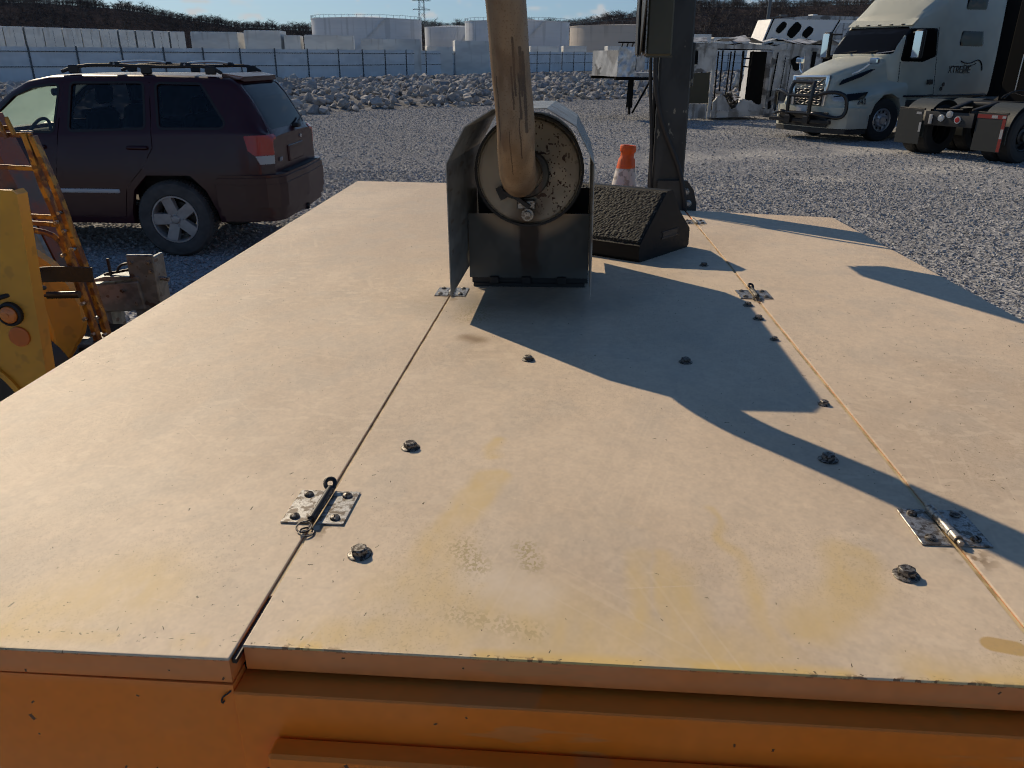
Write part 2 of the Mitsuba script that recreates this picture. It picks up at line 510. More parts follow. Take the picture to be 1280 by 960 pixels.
for i, (u, v, r) in enumerate([(0.091, 0.197, .0125), (0.093, 0.542, .0125), (0.28, 1.037, .011), (0.848, 0.201, .0125), (0.845, 0.545, .0125), (0.658, 1.044, .0115), (0.911, 0.801, .0085),
                               (0.909, 1.231, .008), (0.908, 1.419, .011), (0.907, 1.56, .0105), (0.856, 2.095, .0115)]):
    obj('bolt', hexbolt(u, v, r, i), 'mat_bolt', mh, 30)


def screw(u, v, w, r=0.0078, seed=0):
    rr = random.Random(seed)
    dome = lathe([(r, 0.0), (r, 0.0012), (r * 0.9, 0.0034), (r * 0.55, 0.0050), (r * 0.13, 0.0056), (0.0, 0.0056)], 18)
    m = m3of(cat(dome, lathe([(0.0, 0.0), (r, 0.0)], 18)))
    a = rr.random() * math.pi
    slot = xf(box((-r * 1.2, -r * 0.13, 0.0034), (r * 1.2, r * 0.13, 0.01)), T4(rotz(a)))
    return hd(xf(tri(m - m3of(slot)), T4(None, (u, v, w))))


def hinge(u, v, ring=False, sc=1.0, seed=0, label=None, rows=0.034, half=0.05):
    k = numfast(mh + '__hinge')
    if label:
        labels[k] = {'label': label}
    th = 0.0032
    key = k
    lv = []
    for s in (-1, 1):
        a = box((0.007, -half, 0.0005), (0.0495, half, th), 0.0006)
        a = a if s > 0 else xf(a, np.diag([-1, 1, 1, 1.0]))
        if s < 0:
            a.invert()
        lv.append(a)
    body = xf(cat(lv), T4(None, (u, v, 0)))
    scene[key] = mikit.ply(hd(body), 'mat_zinc')
    labels.setdefault(key, {})
    if not labels[key]:
        del labels[key]
    kn = []
    for i, (a, b) in enumerate(((-0.046, -0.026), (-0.025, 0.022), (0.023, 0.046))):
        y = lathe([(0.0, a), (0.0062, a), (0.0068, a + 0.001), (0.0068, b - 0.001), (0.0062, b), (0.0, b)], 18, 'y')
        kn.append(y)
    kn.append(lathe([(0.0, -0.054), (0.004, -0.054), (0.004, 0.054), (0.0, 0.054)], 12, 'y'))
    tilt = T4(rotz(0.04 if not ring else -0.03), (u, v, 0.0078))
    obj('knuckle', hd(xf(cat(kn), tilt)), 'mat_bolt' if ring else 'mat_zinc', key, 30)
    if ring:
        t = np.linspace(0, 2 * np.pi, 30)
        r1 = np.c_[0.0115 * np.cos(t) - 0.006, 0.0105 * np.sin(t) - 0.066, 0.006 + 0.003 * np.sin(t)]
        r2 = np.c_[0.0105 * np.cos(t) + 0.001, 0.0115 * np.sin(t) - 0.076, 0.0035 - 0.0015 * np.cos(t)]
        obj('ring', hd(xf(cat(tube(r1, 0.0014, 8), tube(r2, 0.0014, 8)), T4(None, (u, v, 0)))), 'mat_bolt', key, True)
        lp = spline([(0.001, 0.040, 0.012), (-0.007, 0.046, 0.017), (-0.006, 0.055, 0.021), (0.003, 0.058, 0.020), (0.007, 0.051, 0.014), (0.004, 0.044, 0.009)], 22)
        obj('pin', hd(xf(cat(tube(lp, 0.0036, 8), lathe([(0, -0.052), (0.0052, -0.052), (0.0052, 0.045), (0, 0.045)], 12, 'y').apply_translation((0.001, 0, 0.0115))), T4(None, (u, v, 0)))), 'mat_black', key, True)
    for j, (a, b) in enumerate(((-0.032, rows), (-0.032, -rows), (0.032, rows), (0.032, -rows))):
        obj('screw', screw(u + a, v + b, th, 0.0078, seed * 7 + j), 'mat_bolt', key, 30)


hinge(-0.004, 0.320, True, 1.0, 1, 'zinc hinge with pull rings on the left seam')
hinge(0.9490, 0.328, False, 1.0, 2, 'zinc hinge on the right seam half in shade')
hinge(-0.004, 1.665, False, 1.0, 3)
hinge(0.9495, 1.685, True, 1.0, 4)
hinge(0.9495, 3.02, False, 1.0, 5)

# ------------------------------------------------------------------ muffler with its guard and exhaust pipe
def guard_color(p, n, uv):
    x, y, w = uvw(p)
    k = fbm(x * 30, y * 12, w * 20, 3)
    c = mix((0.29, 0.305, 0.295), (0.21, 0.222, 0.215), smoothstep(0.35, 0.65, k))
    return mix(c, (0.11, 0.07, 0.04), smoothstep(0.62, 0.75, fbm(x * 14, y * 9, w * 40, 3)) * 0.5)


def cradle_color(p, n, uv):
    x, y, w = uvw(p)
    c = mix((0.060, 0.068, 0.066), (0.085, 0.092, 0.088), smoothstep(0.4, 0.65, fbm(x * 18, y * 9, w * 12, 3)))
    e = dr.abs(x - 0.237)
    arc = dr.abs(dr.sqrt(dr.square(x - 0.237) + dr.square((w - 0.37))) - 0.180)
    c = mix(c, (0.42, 0.31, 0.20), smoothstep(0.05, 0.0, arc) * 0.85 * smoothstep(0.0, 0.06, e))
    st = smoothstep(0.042, 0.022, e + (fbm(x * 50, w * 18, 0.0, 3) - 0.5) * 0.03) * smoothstep(-0.02, 0.1, w)
    c = mix(c, (0.034, 0.018, 0.010), st * 0.9)
    rim = smoothstep(0.055, 0.03, e) * smoothstep(0.028, 0.045, e) * smoothstep(0.10, 0.2, w)
    return mix(c, (0.16, 0.05, 0.012), rim * 0.6 * fbm(x * 60, w * 25, 3.0, 2) * 1.6)


def drum_color(p, n, uv):
    x, y, w = uvw(p)
    k = fbm(x * 16, w * 16, y * 10, 4)
    c = mix((0.50, 0.435, 0.335), (0.40, 0.35, 0.27), smoothstep(0.35, 0.65, k))
    c = mix(c, (0.27, 0.20, 0.12), smoothstep(0.45, 0.7, fbm(x * 6 + 3, w * 6, 1.0, 2)) * 0.5)
    dx, dw = x - 0.29, w - 0.36
    dens = smoothstep(0.13, 0.02, dr.abs(dx + 0.35 * (dw - 0.05))) * smoothstep(-0.17, -0.02, dw + 0.02)
    sp = smoothstep(0.64, 0.70, noise(x * 210, w * 150, 9.0)) * smoothstep(0.5, 0.62, noise(x * 60, w * 60, 4.0)) * dens
    sp = dr.maximum(sp, flecks(x, w, 0.017, 0.55, 0.0035, 0.0022, 3) * dens)
    c = mix(c, (0.05, 0.022, 0.012), dr.clip(sp * 1.3, 0, 1))
    wedge = smoothstep(0.075, 0.02, dr.abs(x - 0.262 - (w - 0.30) * 0.5)) * smoothstep(0.36, 0.26, w)
    return mix(c, (0.075, 0.035, 0.018), wedge * 0.75 * (0.6 + 0.6 * k))


def pipe_color(p, n, uv):
    x, y, w = uvw(p)
    k = fbm(x * 40, y * 40, w * 7, 4)
    c = mix((0.27, 0.180, 0.100), (0.18, 0.118, 0.066), smoothstep(0.3, 0.7, k))
    c = mix(c, (0.33, 0.27, 0.20), smoothstep(0.5, 0.75, fbm(x * 9, y * 9, w * 4, 3)) * 0.55)
    c = mix(c, (0.21, 0.17, 0.13), smoothstep(0.62, 0.9, w) * 0.55)
    q = x + (w - 0.62) * 0.06 + (fbm(w * 34, x * 90, 1.0, 2) - 0.5) * 0.0035
    run = mi.Float(0)
    for a, lo, hi, wd in ((0.200, 0.50, 0.64, .0022), (0.236, 0.57, 0.66, .0030), (0.2425, 0.60, 0.72, .0038), (0.252, 0.55, 0.645, .0042), (0.2575, 0.60, 0.70, .0050), (0.263, 0.52, 0.69, .0050), (0.247, 0.46, 0.55, .0022), (0.222, 0.42, 0.52, .0018)):
        run = dr.maximum(run, seg(q, w, (a, lo), (a, hi), wd * 1.25, 1.0))
    c = mix(c, (0.030, 0.017, 0.011), smoothstep(0.15, 0.75, run * (0.35 + 1.3 * fbm(x * 220, y * 220, w * 40, 3))) * 0.75)
    c = mix(c, (0.14, 0.075, 0.035), smoothstep(0.52, 0.72, fbm(x * 30, y * 30, w * 12, 4)) * 0.6)
    c = mix(c, (0.07, 0.045, 0.03), smoothstep(0.42, 0.34, w) * 0.6 * fbm(x * 30, y * 30, w * 30, 3) * 1.6)
    pit = smoothstep(0.70, 0.74, noise(x * 420, y * 420, w * 260))
    return mix(c, (0.15, 0.09, 0.045), pit * 0.5)


bs('mat_guard', mikit.proc(guard_color), 0.45, 0.35)
bs('mat_cradle', mikit.proc(cradle_color), 0.5, 0.2)
bs('mat_drum', mikit.proc(drum_color), 0.55, 0.25)
bs('mat_pipe', mikit.proc(pipe_color), 0.5, 0.25)

mu = thing('muffler', 'round engine muffler under a faceted grey sheet guard on the centre lid', 'muffler')
# guard: a faceted arch of 2.5 mm sheet
arch = [(0.037, 0.062), (0.037, 0.426), (0.089, 0.520), (0.165, 0.565), (0.306, 0.565), (0.384, 0.520), (0.434, 0.426), (0.434, 0.062)]
inn = np.array(sg.LineString(arch).parallel_offset(0.0026, 'right', join_style=2).coords)
ring = sg.Polygon(arch + inn[::-1].tolist()) if np.linalg.norm(inn[0] - np.array(arch[0])) < 0.1 else sg.Polygon(arch + inn.tolist())
g = trimesh.creation.extrude_polygon(ring, 0.80, engine='earcut')
g = xf(xz(g), T4(None, (0, 2.186, 0)))
obj('guard', hd(g), 'mat_guard', mu, label='faceted grey sheet-metal heat guard open at the front')
# drum
dc = (0.240, 0.372)
R = 0.158
prof = [(0.0, 0.004), (0.06, 0.0), (R * 0.9, 0.0), (R * 0.97, 0.004), (R, 0.014), (R + 0.004, 0.016), (R + 0.004, 0.028), (R, 0.030), (R, 0.43), (R - 0.01, 0.445), (0.0, 0.452)]
obj('drum', hd(xf(lathe(prof, 56, 'y'), T4(None, (dc[0], 1.705, dc[1])))), 'mat_drum', mu, 35)
obj('rim_band', hd(xf(lathe([(R + 0.003, -0.001), (R + 0.010, -0.001), (R + 0.011, 0.02), (R + 0.003, 0.03), (R + 0.003, -0.001)], 56, 'y'), T4(None, (dc[0], 1.709, dc[1])))), 'mat_black', mu, 30)
# cradle plate with a round bite, and the darker rail behind
hole = sg.Point(dc[0], dc[1]).buffer(R + 0.006, 32)
pl = sg.box(0.043, 0.030, 0.430, 0.238).difference(hole)
obj('cradle_plate', hd(xf(xz(trimesh.creation.extrude_polygon(pl, 0.004, engine='earcut')), T4(None, (0, 1.754, 0)))), 'mat_cradle', mu, label='dark cradle plate streaked with rust below the drum')
rl = sg.box(0.042, 0.05, 0.431, 0.285).difference(hole)
obj('cradle_plate', hd(xf(xz(trimesh.creation.extrude_polygon(rl, 0.005, engine='earcut')), T4(None, (0, 2.02, 0)))), 'mat_black', mu)
obj('cradle_foot', hd(cat(box((0.055, 1.748, 0.0), (0.42, 2.06, 0.012)), box((0.05, 1.756, 0.012), (0.43, 2.0, 0.03)), *[box((a, 1.735, 0.012), (a + 0.03, 1.747, 0.036), 0.002) for a in (0.11, 0.215, 0.33)])), 'mat_black', mu)
# collar, pipe with elbow, clamp bolt
obj('collar', hd(xf(lathe([(0.052, 0.0), (0.070, 0.0), (0.072, -0.006), (0.072, -0.024), (0.068, -0.028), (0.052, -0.028)], 36, 'y'), T4(None, (0.232, 1.704, 0.368)))), 'mat_cradle', mu, 30)
el = [(0.240, 1.335 - 0.135 * math.sin(t), 0.393 + 0.135 * (1 - math.cos(t))) for t in np.linspace(0, math.pi / 2, 18)]
path = [(0.236, 1.71, 0.380), (0.238, 1.50, 0.387)] + el
top = spline([el[-1], (0.236, 1.2, 0.58), (0.2285, 1.198, 0.66), (0.2205, 1.174, 0.80), (0.208, 1.15, 0.90), (0.19, 1.12, 1.02)], 30)[1:]
PIPE = np.array(path + top.tolist())
obj('exhaust_pipe', hd(tube(PIPE, 0.0455, 30)), 'mat_pipe', mu, 40, label='rusty tan exhaust pipe curving up out of the drum')
cb = [box((0.205, 1.680, 0.262), (0.262, 1.700, 0.29), 0.003), xf(lathe([(0, 0), (0.019, 0), (0.019, -0.012), (0.012, -0.012), (0.012, -0.028), (0, -0.028)], 18, 'y'), T4(None, (0.238, 1.680, 0.247)))]
obj('clamp_bolt', hd(cat(cb)), 'mat_zinc', mu, 30)
obj('clamp', hd(cat(bar((0.16, 1.672, 0.315), (0.205, 1.672, 0.30), 0.03, 0.012), bar((0.150, 1.672, 0.330), (0.166, 1.672, 0.295), 0.02, 0.02), bar((0.205, 1.676, 0.30), (0.245, 1.676, 0.27), 0.04, 0.012))), 'mat_black', mu)
# ------------------------------------------------------------------ ground
def gravel_color(p, n, uv):
    x, y = p.x, p.y
    wx, wy = x + 0.02 * noise(x * 40, y * 40), y + 0.02 * noise(x * 40, y * 40, 5.0)
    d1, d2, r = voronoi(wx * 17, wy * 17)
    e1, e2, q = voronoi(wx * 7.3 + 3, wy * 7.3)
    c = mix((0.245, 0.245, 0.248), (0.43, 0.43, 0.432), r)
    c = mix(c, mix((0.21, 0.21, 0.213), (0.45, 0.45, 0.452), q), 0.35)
    c = c * (0.45 + 0.55 * smoothstep(0.0, 0.22, d2 - d1))  # crevice shade between stones, put into the colour
    big = fbm(x * 0.35, y * 0.35, 0.0, 3)
    c = c * (0.88 + 0.24 * big)
    # packed, dusty wheel tracks
    t = smoothstep(1.5, 0.2, dr.abs(y - 17.5 - 0.42 * (x - 5) + 0.8 * noise(x * 0.5, 0.0, 3.0)))
    t = dr.maximum(t, smoothstep(0.9, 0.1, dr.abs(y - 13.6 - 0.55 * (x - 5) + 0.5 * noise(x * 0.6, 0.0, 9.0))) * 0.8)
    t = dr.maximum(t, smoothstep(1.2, 0.1, dr.abs(y - 23.0 - 0.2 * (x - 5))) * 0.7)
    t = t * smoothstep(0.35, 0.65, fbm(x * 0.9, y * 0.9, 5.0, 4)) * smoothstep(0.8, 2.6, x)
    c = mix(c, mix((0.42, 0.40, 0.365), (0.50, 0.48, 0.44), fbm(x * 5, y * 5, 2.0, 3)), t * 0.85)
    return c


def gravel_bump(p, n, uv):
    d1, d2, r = voronoi(p.x * 17, p.y * 17)
    e1, e2, q = voronoi(p.x * 7.3 + 3, p.y * 7.3)
    return (smoothstep(0.5, 0.0, d1) * (0.5 + r)) * 0.022 + smoothstep(0.5, 0.0, e1) * 0.02 * q


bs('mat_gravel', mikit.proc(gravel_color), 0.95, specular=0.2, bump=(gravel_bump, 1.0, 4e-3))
scene['mat_stone'] = {'type': 'diffuse', 'reflectance': {'type': 'mesh_attribute', 'name': 'vertex_color'}}

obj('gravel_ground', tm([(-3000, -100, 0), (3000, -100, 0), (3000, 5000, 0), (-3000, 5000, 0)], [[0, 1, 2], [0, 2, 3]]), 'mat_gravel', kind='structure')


def stone_variants(k, npts, seed, flat=0.75):
    r = np.random.default_rng(seed)
    out = []
    while len(out) < k:
        q = r.normal(size=(npts, 3))
        q /= np.linalg.norm(q, axis=1, keepdims=True)
        q *= r.uniform(0.75, 1.1, (npts, 1))
        h = trimesh.convex.convex_hull(q * np.array([1, 0.85, flat]))
        if len(h.vertices) == npts:
            h.fix_normals()
            out.append((np.array(h.vertices), np.array(h.faces)))
    return out


def scatter(pos, size, var, seed):
    r = np.random.default_rng(seed)
    n = len(pos)
    idx = r.integers(0, len(var), n)
    VV = np.stack([v for v, _ in var])[idx]
    FF = np.stack([f for _, f in var])[idx]
    a = r.uniform(0, 2 * np.pi, n)
    b = r.normal(0, 0.5, n)
    ca, sa, cb, sb = np.cos(a), np.sin(a), np.cos(b), np.sin(b)
    Rm = np.zeros((n, 3, 3))
    Rm[:, 0, 0], Rm[:, 0, 1], Rm[:, 1, 0], Rm[:, 1, 1], Rm[:, 2, 2] = ca, -sa, sa, ca, 1
    Rx = np.zeros((n, 3, 3))
    Rx[:, 0, 0], Rx[:, 1, 1], Rx[:, 1, 2], Rx[:, 2, 1], Rx[:, 2, 2] = 1, cb, -sb, sb, cb
    VV = np.einsum('nij,nkj->nki', Rm @ Rx, VV * size[:, None, None]) + pos[:, None]
    nv = VV.shape[1]
    FF = FF + (np.arange(n) * nv)[:, None, None]
    return VV.reshape(-1, 3), FF.reshape(-1, 3), nv


def hood_free(xy):
    d = xy - O_[:2]
    a, b = d @ U_[:2], d @ V_[:2]
    left = (a < 0.1) & (a > -1.15) & (b < 4.7)
    right = (a > -0.1) & (a < 1.7) & (b < 3.5)
    return ~(left | right)


def sector(n, r0, r1, seed, a0=-37, a1=36):
    r = np.random.default_rng(seed)
    rad = np.sqrt(r.uniform(r0 ** 2, r1 ** 2, n))
    az = np.radians(r.uniform(a0, a1, n))
    xy = np.c_[rad * np.sin(az), rad * np.cos(az)]
    return xy[hood_free(xy)]


# loose crushed stone: real chips near the machine, sparser farther out
var14 = stone_variants(24, 9, 5)
var8 = stone_variants(24, 6, 6)
Vs, Fs, Cs, off = [], [], [], 0
for r0, r1, cnt, s0, s1, sd in ((3.2, 9.0, 23000, 0.011, 0.030, 1), (9.0, 14.5, 26000, 0.014, 0.034, 2), (14.5, 26.0, 24000, 0.018, 0.045, 3), (26.0, 44.0, 42000, 0.025, 0.055, 4)):
    xy = sector(cnt, r0, r1, sd)
    rr = np.random.default_rng(sd + 50)
    size = rr.uniform(s0, s1, len(xy)) * rr.choice([0.8, 1, 1, 1.25], len(xy))
    trk = np.abs(xy[:, 1] - 17.5 - 0.42 * (xy[:, 0] - 5)) < 1.0
    keep = ~(trk & (xy[:, 0] > 1.5) & (rr.random(len(xy)) < 0.75))
    xy, size = xy[keep], size[keep]
    v, f, nv = scatter(np.c_[xy, size * 0.25], size * 0.75, var14 if r1 < 20 else var8, sd + 9)
    g_ = rr.uniform(0.26, 0.45, len(xy))
    tint = np.stack([g_ * rr.uniform(0.97, 1.02, len(xy)), g_, g_ * rr.uniform(0.98, 1.05, len(xy))], 1)
    Vs.append(v), Fs.append(f + off), Cs.append(np.repeat(tint, nv, 0))
    off += len(v)
GV, GF, GC = np.vstack(Vs), np.vstack(Fs), np.vstack(Cs)
k = obj('gravel', tm(GV, GF), 'mat_stone', color=GC)
labels[k] = {'label': 'loose grey crushed gravel covering the yard', 'category': 'gravel', 'kind': 'stuff'}

# ------------------------------------------------------------------ rock bank and fence
FENCE = np.array([(-62.0, 27.5), (-33.3, 53.6), (-15.0, 70.6), (14.8, 116.0), (40.0, 119.0), (85.0, 122.0)])
FZ = np.array([0.0, 0.02, 0.2, 0.64, 0.75, 0.8])
TOE = np.array([(-46.0, 11.0), (-20.0, 22.5), (-7.6, 29.2), (-4.6, 32.3), (6.5, 45.0), (17.0, 52.0), (45.0, 60.0), (70.0, 66.0)])


def along(P, t):
    s = np.r_[0, np.cumsum(np.linalg.norm(np.diff(P[:, :2], axis=0), axis=1))]
    s /= s[-1]
    return np.stack([np.interp(t, s, P[:, i]) for i in range(P.shape[1])], -1)


F3 = np.c_[FENCE, FZ]
T3 = np.c_[TOE, np.zeros(len(TOE))]
nt, ns = 90, 14
tt, ss = np.linspace(0, 1, nt), np.linspace(0, 1, ns)
A_, B_ = along(T3, tt), along(F3, tt)


def bank_pt(t, s):
    a, b = along(T3, t), along(F3, t)
    q = a * (1 - s)[..., None] + b * s[..., None]
    hump = 0.42 * np.clip(s / 0.16, 0, 1) * np.clip((0.97 - s) / 0.3, 0, 1)
    q[..., 2] += hump * (1 - 0.45 * s) - 0.05 * (s < 0.02) + 0.006
    return q


G = np.stack([bank_pt(tt, np.full(nt, s)) for s in ss])          # ns, nt, 3
back = B_ + np.array([-5.0, 7.0, 0])
back[:, 2] = -0.02
G = np.concatenate([G, back[None]])
GVb = G.reshape(-1, 3)
GFb = []
for i in range(len(G) - 1):
    for j in range(nt - 1):
        p = i * nt + j
        GFb += [[p, p + 1, p + nt + 1], [p, p + nt + 1, p + nt]]


def bank_color(p, n, uv):
    d1, d2, r = voronoi(p.x * 5, p.y * 5)
    c = mix((0.12, 0.12, 0.12), (0.26, 0.26, 0.26), r)
    return c * (0.35 + 0.65 * smoothstep(0.0, 0.3, d2 - d1))


bs('mat_bank', mikit.proc(bank_color), 0.95, specular=0.2)
bk = obj('rock_bank', tm(GVb, GFb), 'mat_bank', kind='structure')

rockvar = stone_variants(14, 15, 11, 0.8)
rr = np.random.default_rng(21)
N = 14000
t_ = rr.uniform(0, 1, N)
s_ = rr.beta(1.0, 1.6, N) * 0.86
P_ = bank_pt(t_, s_)
az = np.degrees(np.arctan2(P_[:, 0], P_[:, 1]))
ok = (az > -36) & (az < 36)
P_, s_ = P_[ok], s_[ok]
size = 0.17 * np.exp(rr.normal(0, 0.30, len(P_))) * (0.95 + 0.25 * np.clip(s_ * 1.2, 0, 1))
size = np.clip(size, 0.08, 0.42)
P_[:, 2] += size * 0.45
P_ += rr.normal(0, 1, P_.shape) * np.array([0.15, 0.15, 0.03])
px = size / np.linalg.norm(P_ - CAM, axis=1)
azr = np.degrees(np.arctan2(P_[:, 0], P_[:, 1]))
vis = ((azr > -14.5) & (azr < 14.5)).astype(float)       # what the car and trucks leave open
order = np.argsort(-(px * (0.3 + vis)))
ROCKCOL = [(0.36, 0.35, 0.34), (0.29, 0.285, 0.285), (0.42, 0.40, 0.38), (0.23, 0.23, 0.235), (0.33, 0.31, 0.29)]


def rock_mat(i):
    base = ROCKCOL[i]

    def fn(p, n, uv):
        k = fbm(p.x * 7, p.y * 7, p.z * 9, 3)
        return mi.Color3f(*base) * (0.72 + 0.56 * k)
    return bs(f'mat_rock_{i}', mikit.proc(fn), 0.9, specular=0.25)


rm = [rock_mat(i) for i in range(len(ROCKCOL))]
plycache = {}
big = order[:300]
for j in big:
    v, f = rockvar[rr.integers(len(rockvar))]
    Rr = rotz(rr.uniform(0, 6.28)) @ rotx(rr.normal(0, 0.5))
    sc = size[j] * np.array([1.0, rr.uniform(0.8, 1.15), rr.uniform(0.75, 1.1)])
    obj('rock', tm((v * sc) @ Rr.T + P_[j], f), rm[rr.integers(len(rm))], bk)
rest = order[300:]
v, f, nv = scatter(P_[rest], size[rest], rockvar, 77)
g_ = rr.uniform(0.20, 0.44, len(rest))
col = np.stack([g_ * rr.uniform(0.98, 1.05, len(rest)), g_, g_ * rr.uniform(0.95, 1.02, len(rest))], 1)
k = obj('rubble', tm(v, f), 'mat_stone', bk, color=np.repeat(col, nv, 0))
labels[k] = {'kind': 'stuff', 'label': 'smaller and farther grey rocks of the bank'}


def panel_color(p, n, uv):
    s = (p.x * 0.73 + p.y * 0.68)
    k = fbm(s * 0.8, p.z * 1.5, 3.0, 3)
    c = mix((0.62, 0.66, 0.70), (0.54, 0.58, 0.62), smoothstep(0.35, 0.65, k))
    c = c * (0.97 + 0.05 * noise(s * 9, 0.0, 1.0))
    return mix(c, (0.36, 0.35, 0.33), smoothstep(0.55, 0.1, p.z) * 0.35)


bs('mat_fence_panel', mikit.proc(panel_color), 0.6)
bs('mat_fence_steel', (0.10, 0.115, 0.13), 0.5, 0.3)
fe = thing('fence', 'long pale panel fence with dark posts and rails behind the rock bank', 'fence')
HF = 2.42
slen = np.r_[0, np.cumsum(np.linalg.norm(np.diff(FENCE, axis=0), axis=1))]
npost = int(slen[-1] / 2.9)
pp = along(F3, np.linspace(0, 1, npost + 1))
for i in range(npost):
    a, b = pp[i], pp[i + 1]
    d = (b - a) / np.linalg.norm(b - a)
    nr = np.array([d[1], -d[0], 0.0])
    if nr @ (CAM - a) < 0:
        nr = -nr
    aa, bb = a + d * 0.03 - nr * 0.02, b - d * 0.03 - nr * 0.02
    obj('panel', cat(bar(aa + [0, 0, 0.18 + 1.1], bb + [0, 0, 0.18 + 1.1], 0.02, 2.2)), 'mat_fence_panel', fe)
    obj('post', bar(a + [0, 0, -0.2] + nr * 0.03, a + [0, 0, HF + 0.03] + nr * 0.03, 0.085, 0.085), 'mat_fence_steel', fe)
    for h in (0.14, 1.16, 2.10):
        obj('rail', bar(a + d * 0.05 + nr * 0.02 + [0, 0, h], b - d * 0.05 + nr * 0.02 + [0, 0, h], 0.045, 0.05 if h > 0.2 else 0.09), 'mat_fence_steel', fe)

# ------------------------------------------------------------------ yard beyond the fence
def white_color(p, n, uv):
    k = fbm(p.x * 0.6, p.y * 0.6, p.z * 1.4, 4)
    c = mix((0.66, 0.66, 0.64), (0.54, 0.54, 0.53), smoothstep(0.3, 0.7, k))
    drip = smoothstep(0.66, 0.85, noise(p.x * 5, p.y * 5, p.z * 0.5))
    return mix(c, (0.36, 0.33, 0.30), drip * 0.4)


bs('mat_white', mikit.proc(white_color), 0.5)
bs('mat_white_plain', (0.72, 0.72, 0.71), 0.45)
bs('mat_dark_gap', (0.03, 0.03, 0.035), 0.7)
bs('mat_tyre', (0.022, 0.022, 0.022), 0.8)


cnt_dark = [0]


def storage_unit(a, b, z0, h, depth, label, group=None, latch=True, name='storage_unit', catn='container'):
    a, b = np.array([*a, z0]), np.array([*b, z0])
    d = (b - a)
    L = np.linalg.norm(d)
    d = d / L
    nr = np.array([-d[1], d[0], 0])
    M = T4(np.array([d, nr, [0, 0, 1]]).T, a)
    t = thing(name, label, catn, group)
    obj('body', xf(box((0, 0, 0), (L, depth, h), 0.02), M), 'mat_white', t)
    obj('corner_post', xf(box((-0.045, -0.03, 0.0), (0.03, 0.06, h * 0.985)), M), 'mat_fence_steel' if latch and (cnt_dark[0] in (0, 2, 7, 8, 9, 10)) else 'mat_white', t)
    cnt_dark[0] += 1
    if latch:
        obj('latch', xf(box((0.10, -0.03, h * 0.55), (0.42, -0.002, h * 0.575)), M), 'mat_fence_steel', t)
        obj('latch', xf(box((0.62, -0.03, h * 0.54), (0.94, -0.002, h * 0.57)), M), 'mat_fence_steel', t)
        obj('door_seam', xf(box((L * 0.5 - 0.008, -0.012, h * 0.03), (L * 0.5 + 0.008, -0.002, h * 0.96)), M), 'mat_fence_steel', t)
    return t


base0, base1 = np.array([-38.9, 61.6]), np.array([-27.6, 70.5])
nu = 11
lab = ['leftmost', 'second', 'third', 'fourth', 'fifth', 'sixth', 'seventh', 'eighth', 'ninth', 'tenth', 'rightmost']
for i in range(nu):
    a, b = base0 + (base1 - base0) * i / nu, base0 + (base1 - base0) * (i + 0.93) / nu
    storage_unit(a, b, 0.02, 3.86 - 0.004 * i, 6.0, f'tall white latched storage unit, {lab[i]} along the row behind the fence', 'white storage units behind the fence')
low = [((-28.6, 74.2), (-24.6, 74.4), 3.95, 'low flat white trailer body behind the fence right of the storage units'),
       ((-24.0, 74.6), (-20.9, 74.8), 4.12, 'white trailer body with a raised top behind the fence above the car'),
       ((-20.55, 74.8), (-19.2, 75.0), 3.75, 'narrow white trailer body beside a dark gap behind the fence'),
       ((-18.8, 75.0), (-14.6, 75.6), 3.80, 'long white trailer body in front of the big left tank'),
       ((-14.3, 78.0), (-8.9, 79.0), 3.62, 'flat white trailer body at the right foot of the left tank'),
       ((-8.6, 82.0), (-6.2, 82.5), 3.05, 'low white trailer body between the two tank groups'),
       ((-6.0, 84.0), (-0.4, 85.0), 3.65, 'white trailer body left of the exhaust pipe top')]
for a, b, h, l in low:
    storage_unit(a, b, 0.02, h, 2.6, l, None, False, 'trailer_body', 'trailer')
for a, b, h, l in (((2.5, 138), (7.2, 138.6), 4.1, 'far white trailer just right of the exhaust pipe'), ((8.0, 138.6), (11.8, 139), 4.2, 'far white trailer left of the parked pickup'),
                   ((15.4, 139.4), (20.5, 140), 4.25, 'far white trailer right of the parked pickup'), ((27.6, 136), (31.7, 136.4), 6.1, 'taller pale shed roof behind the burnt trailer'),
                   ((32.2, 136.5), (38.6, 137), 5.7, 'low pale shed roof left of the leaning pole')):
    storage_unit(a, b, 0.3, h - 0.3, 2.6, l, None, False, 'trailer_body' if 'trailer' in l and 'shed' not in l else 'shed', 'trailer' if 'shed' not in l else 'shed')

# far pickup
t = thing('parked_pickup', 'tiny white pickup parked between far white trailers beyond the fence', 'pickup')
M = T4(rotz(0.1), (11.9, 133.0, 0.9))
prof = [(0, 0.5), (0, 1.1), (1.9, 1.15), (2.0, 1.75), (3.3, 1.75), (3.8, 1.15), (5.2, 1.05), (5.3, 0.5)]
obj('body', xf(xz(poly_ex(prof, 1.8)), M), 'mat_white_plain', t)
obj('window', xf(box((2.1, -1.805, 1.2), (3.3, -1.79, 1.65)), M), 'mat_dark_gap', t)
for x in (0.9, 4.3):
    obj('wheel', xf(lathe([(0, 0), (0.38, 0), (0.38, 0.25), (0, 0.25)], 16, 'y').apply_translation((x, -1.82, 0.38)), M), 'mat_tyre', t)


def tank_color(base):
    def fn(p, n, uv):
        k = fbm(p.x * 0.10, p.y * 0.10, p.z * 0.5, 4)
        c = mi.Color3f(*base) * (0.90 + 0.2 * k)
        st = smoothstep(0.62, 0.8, noise(p.x * 0.9, p.y * 0.9, p.z * 0.08))
        c = mix(c, mi.Color3f(*base) * 0.72, st * 0.6)
        band = smoothstep(0.96, 0.99, dr.abs(2 * ((p.z / 2.4) - dr.floor(p.z / 2.4)) - 1))
        return c * (1 - 0.10 * band)
    return fn


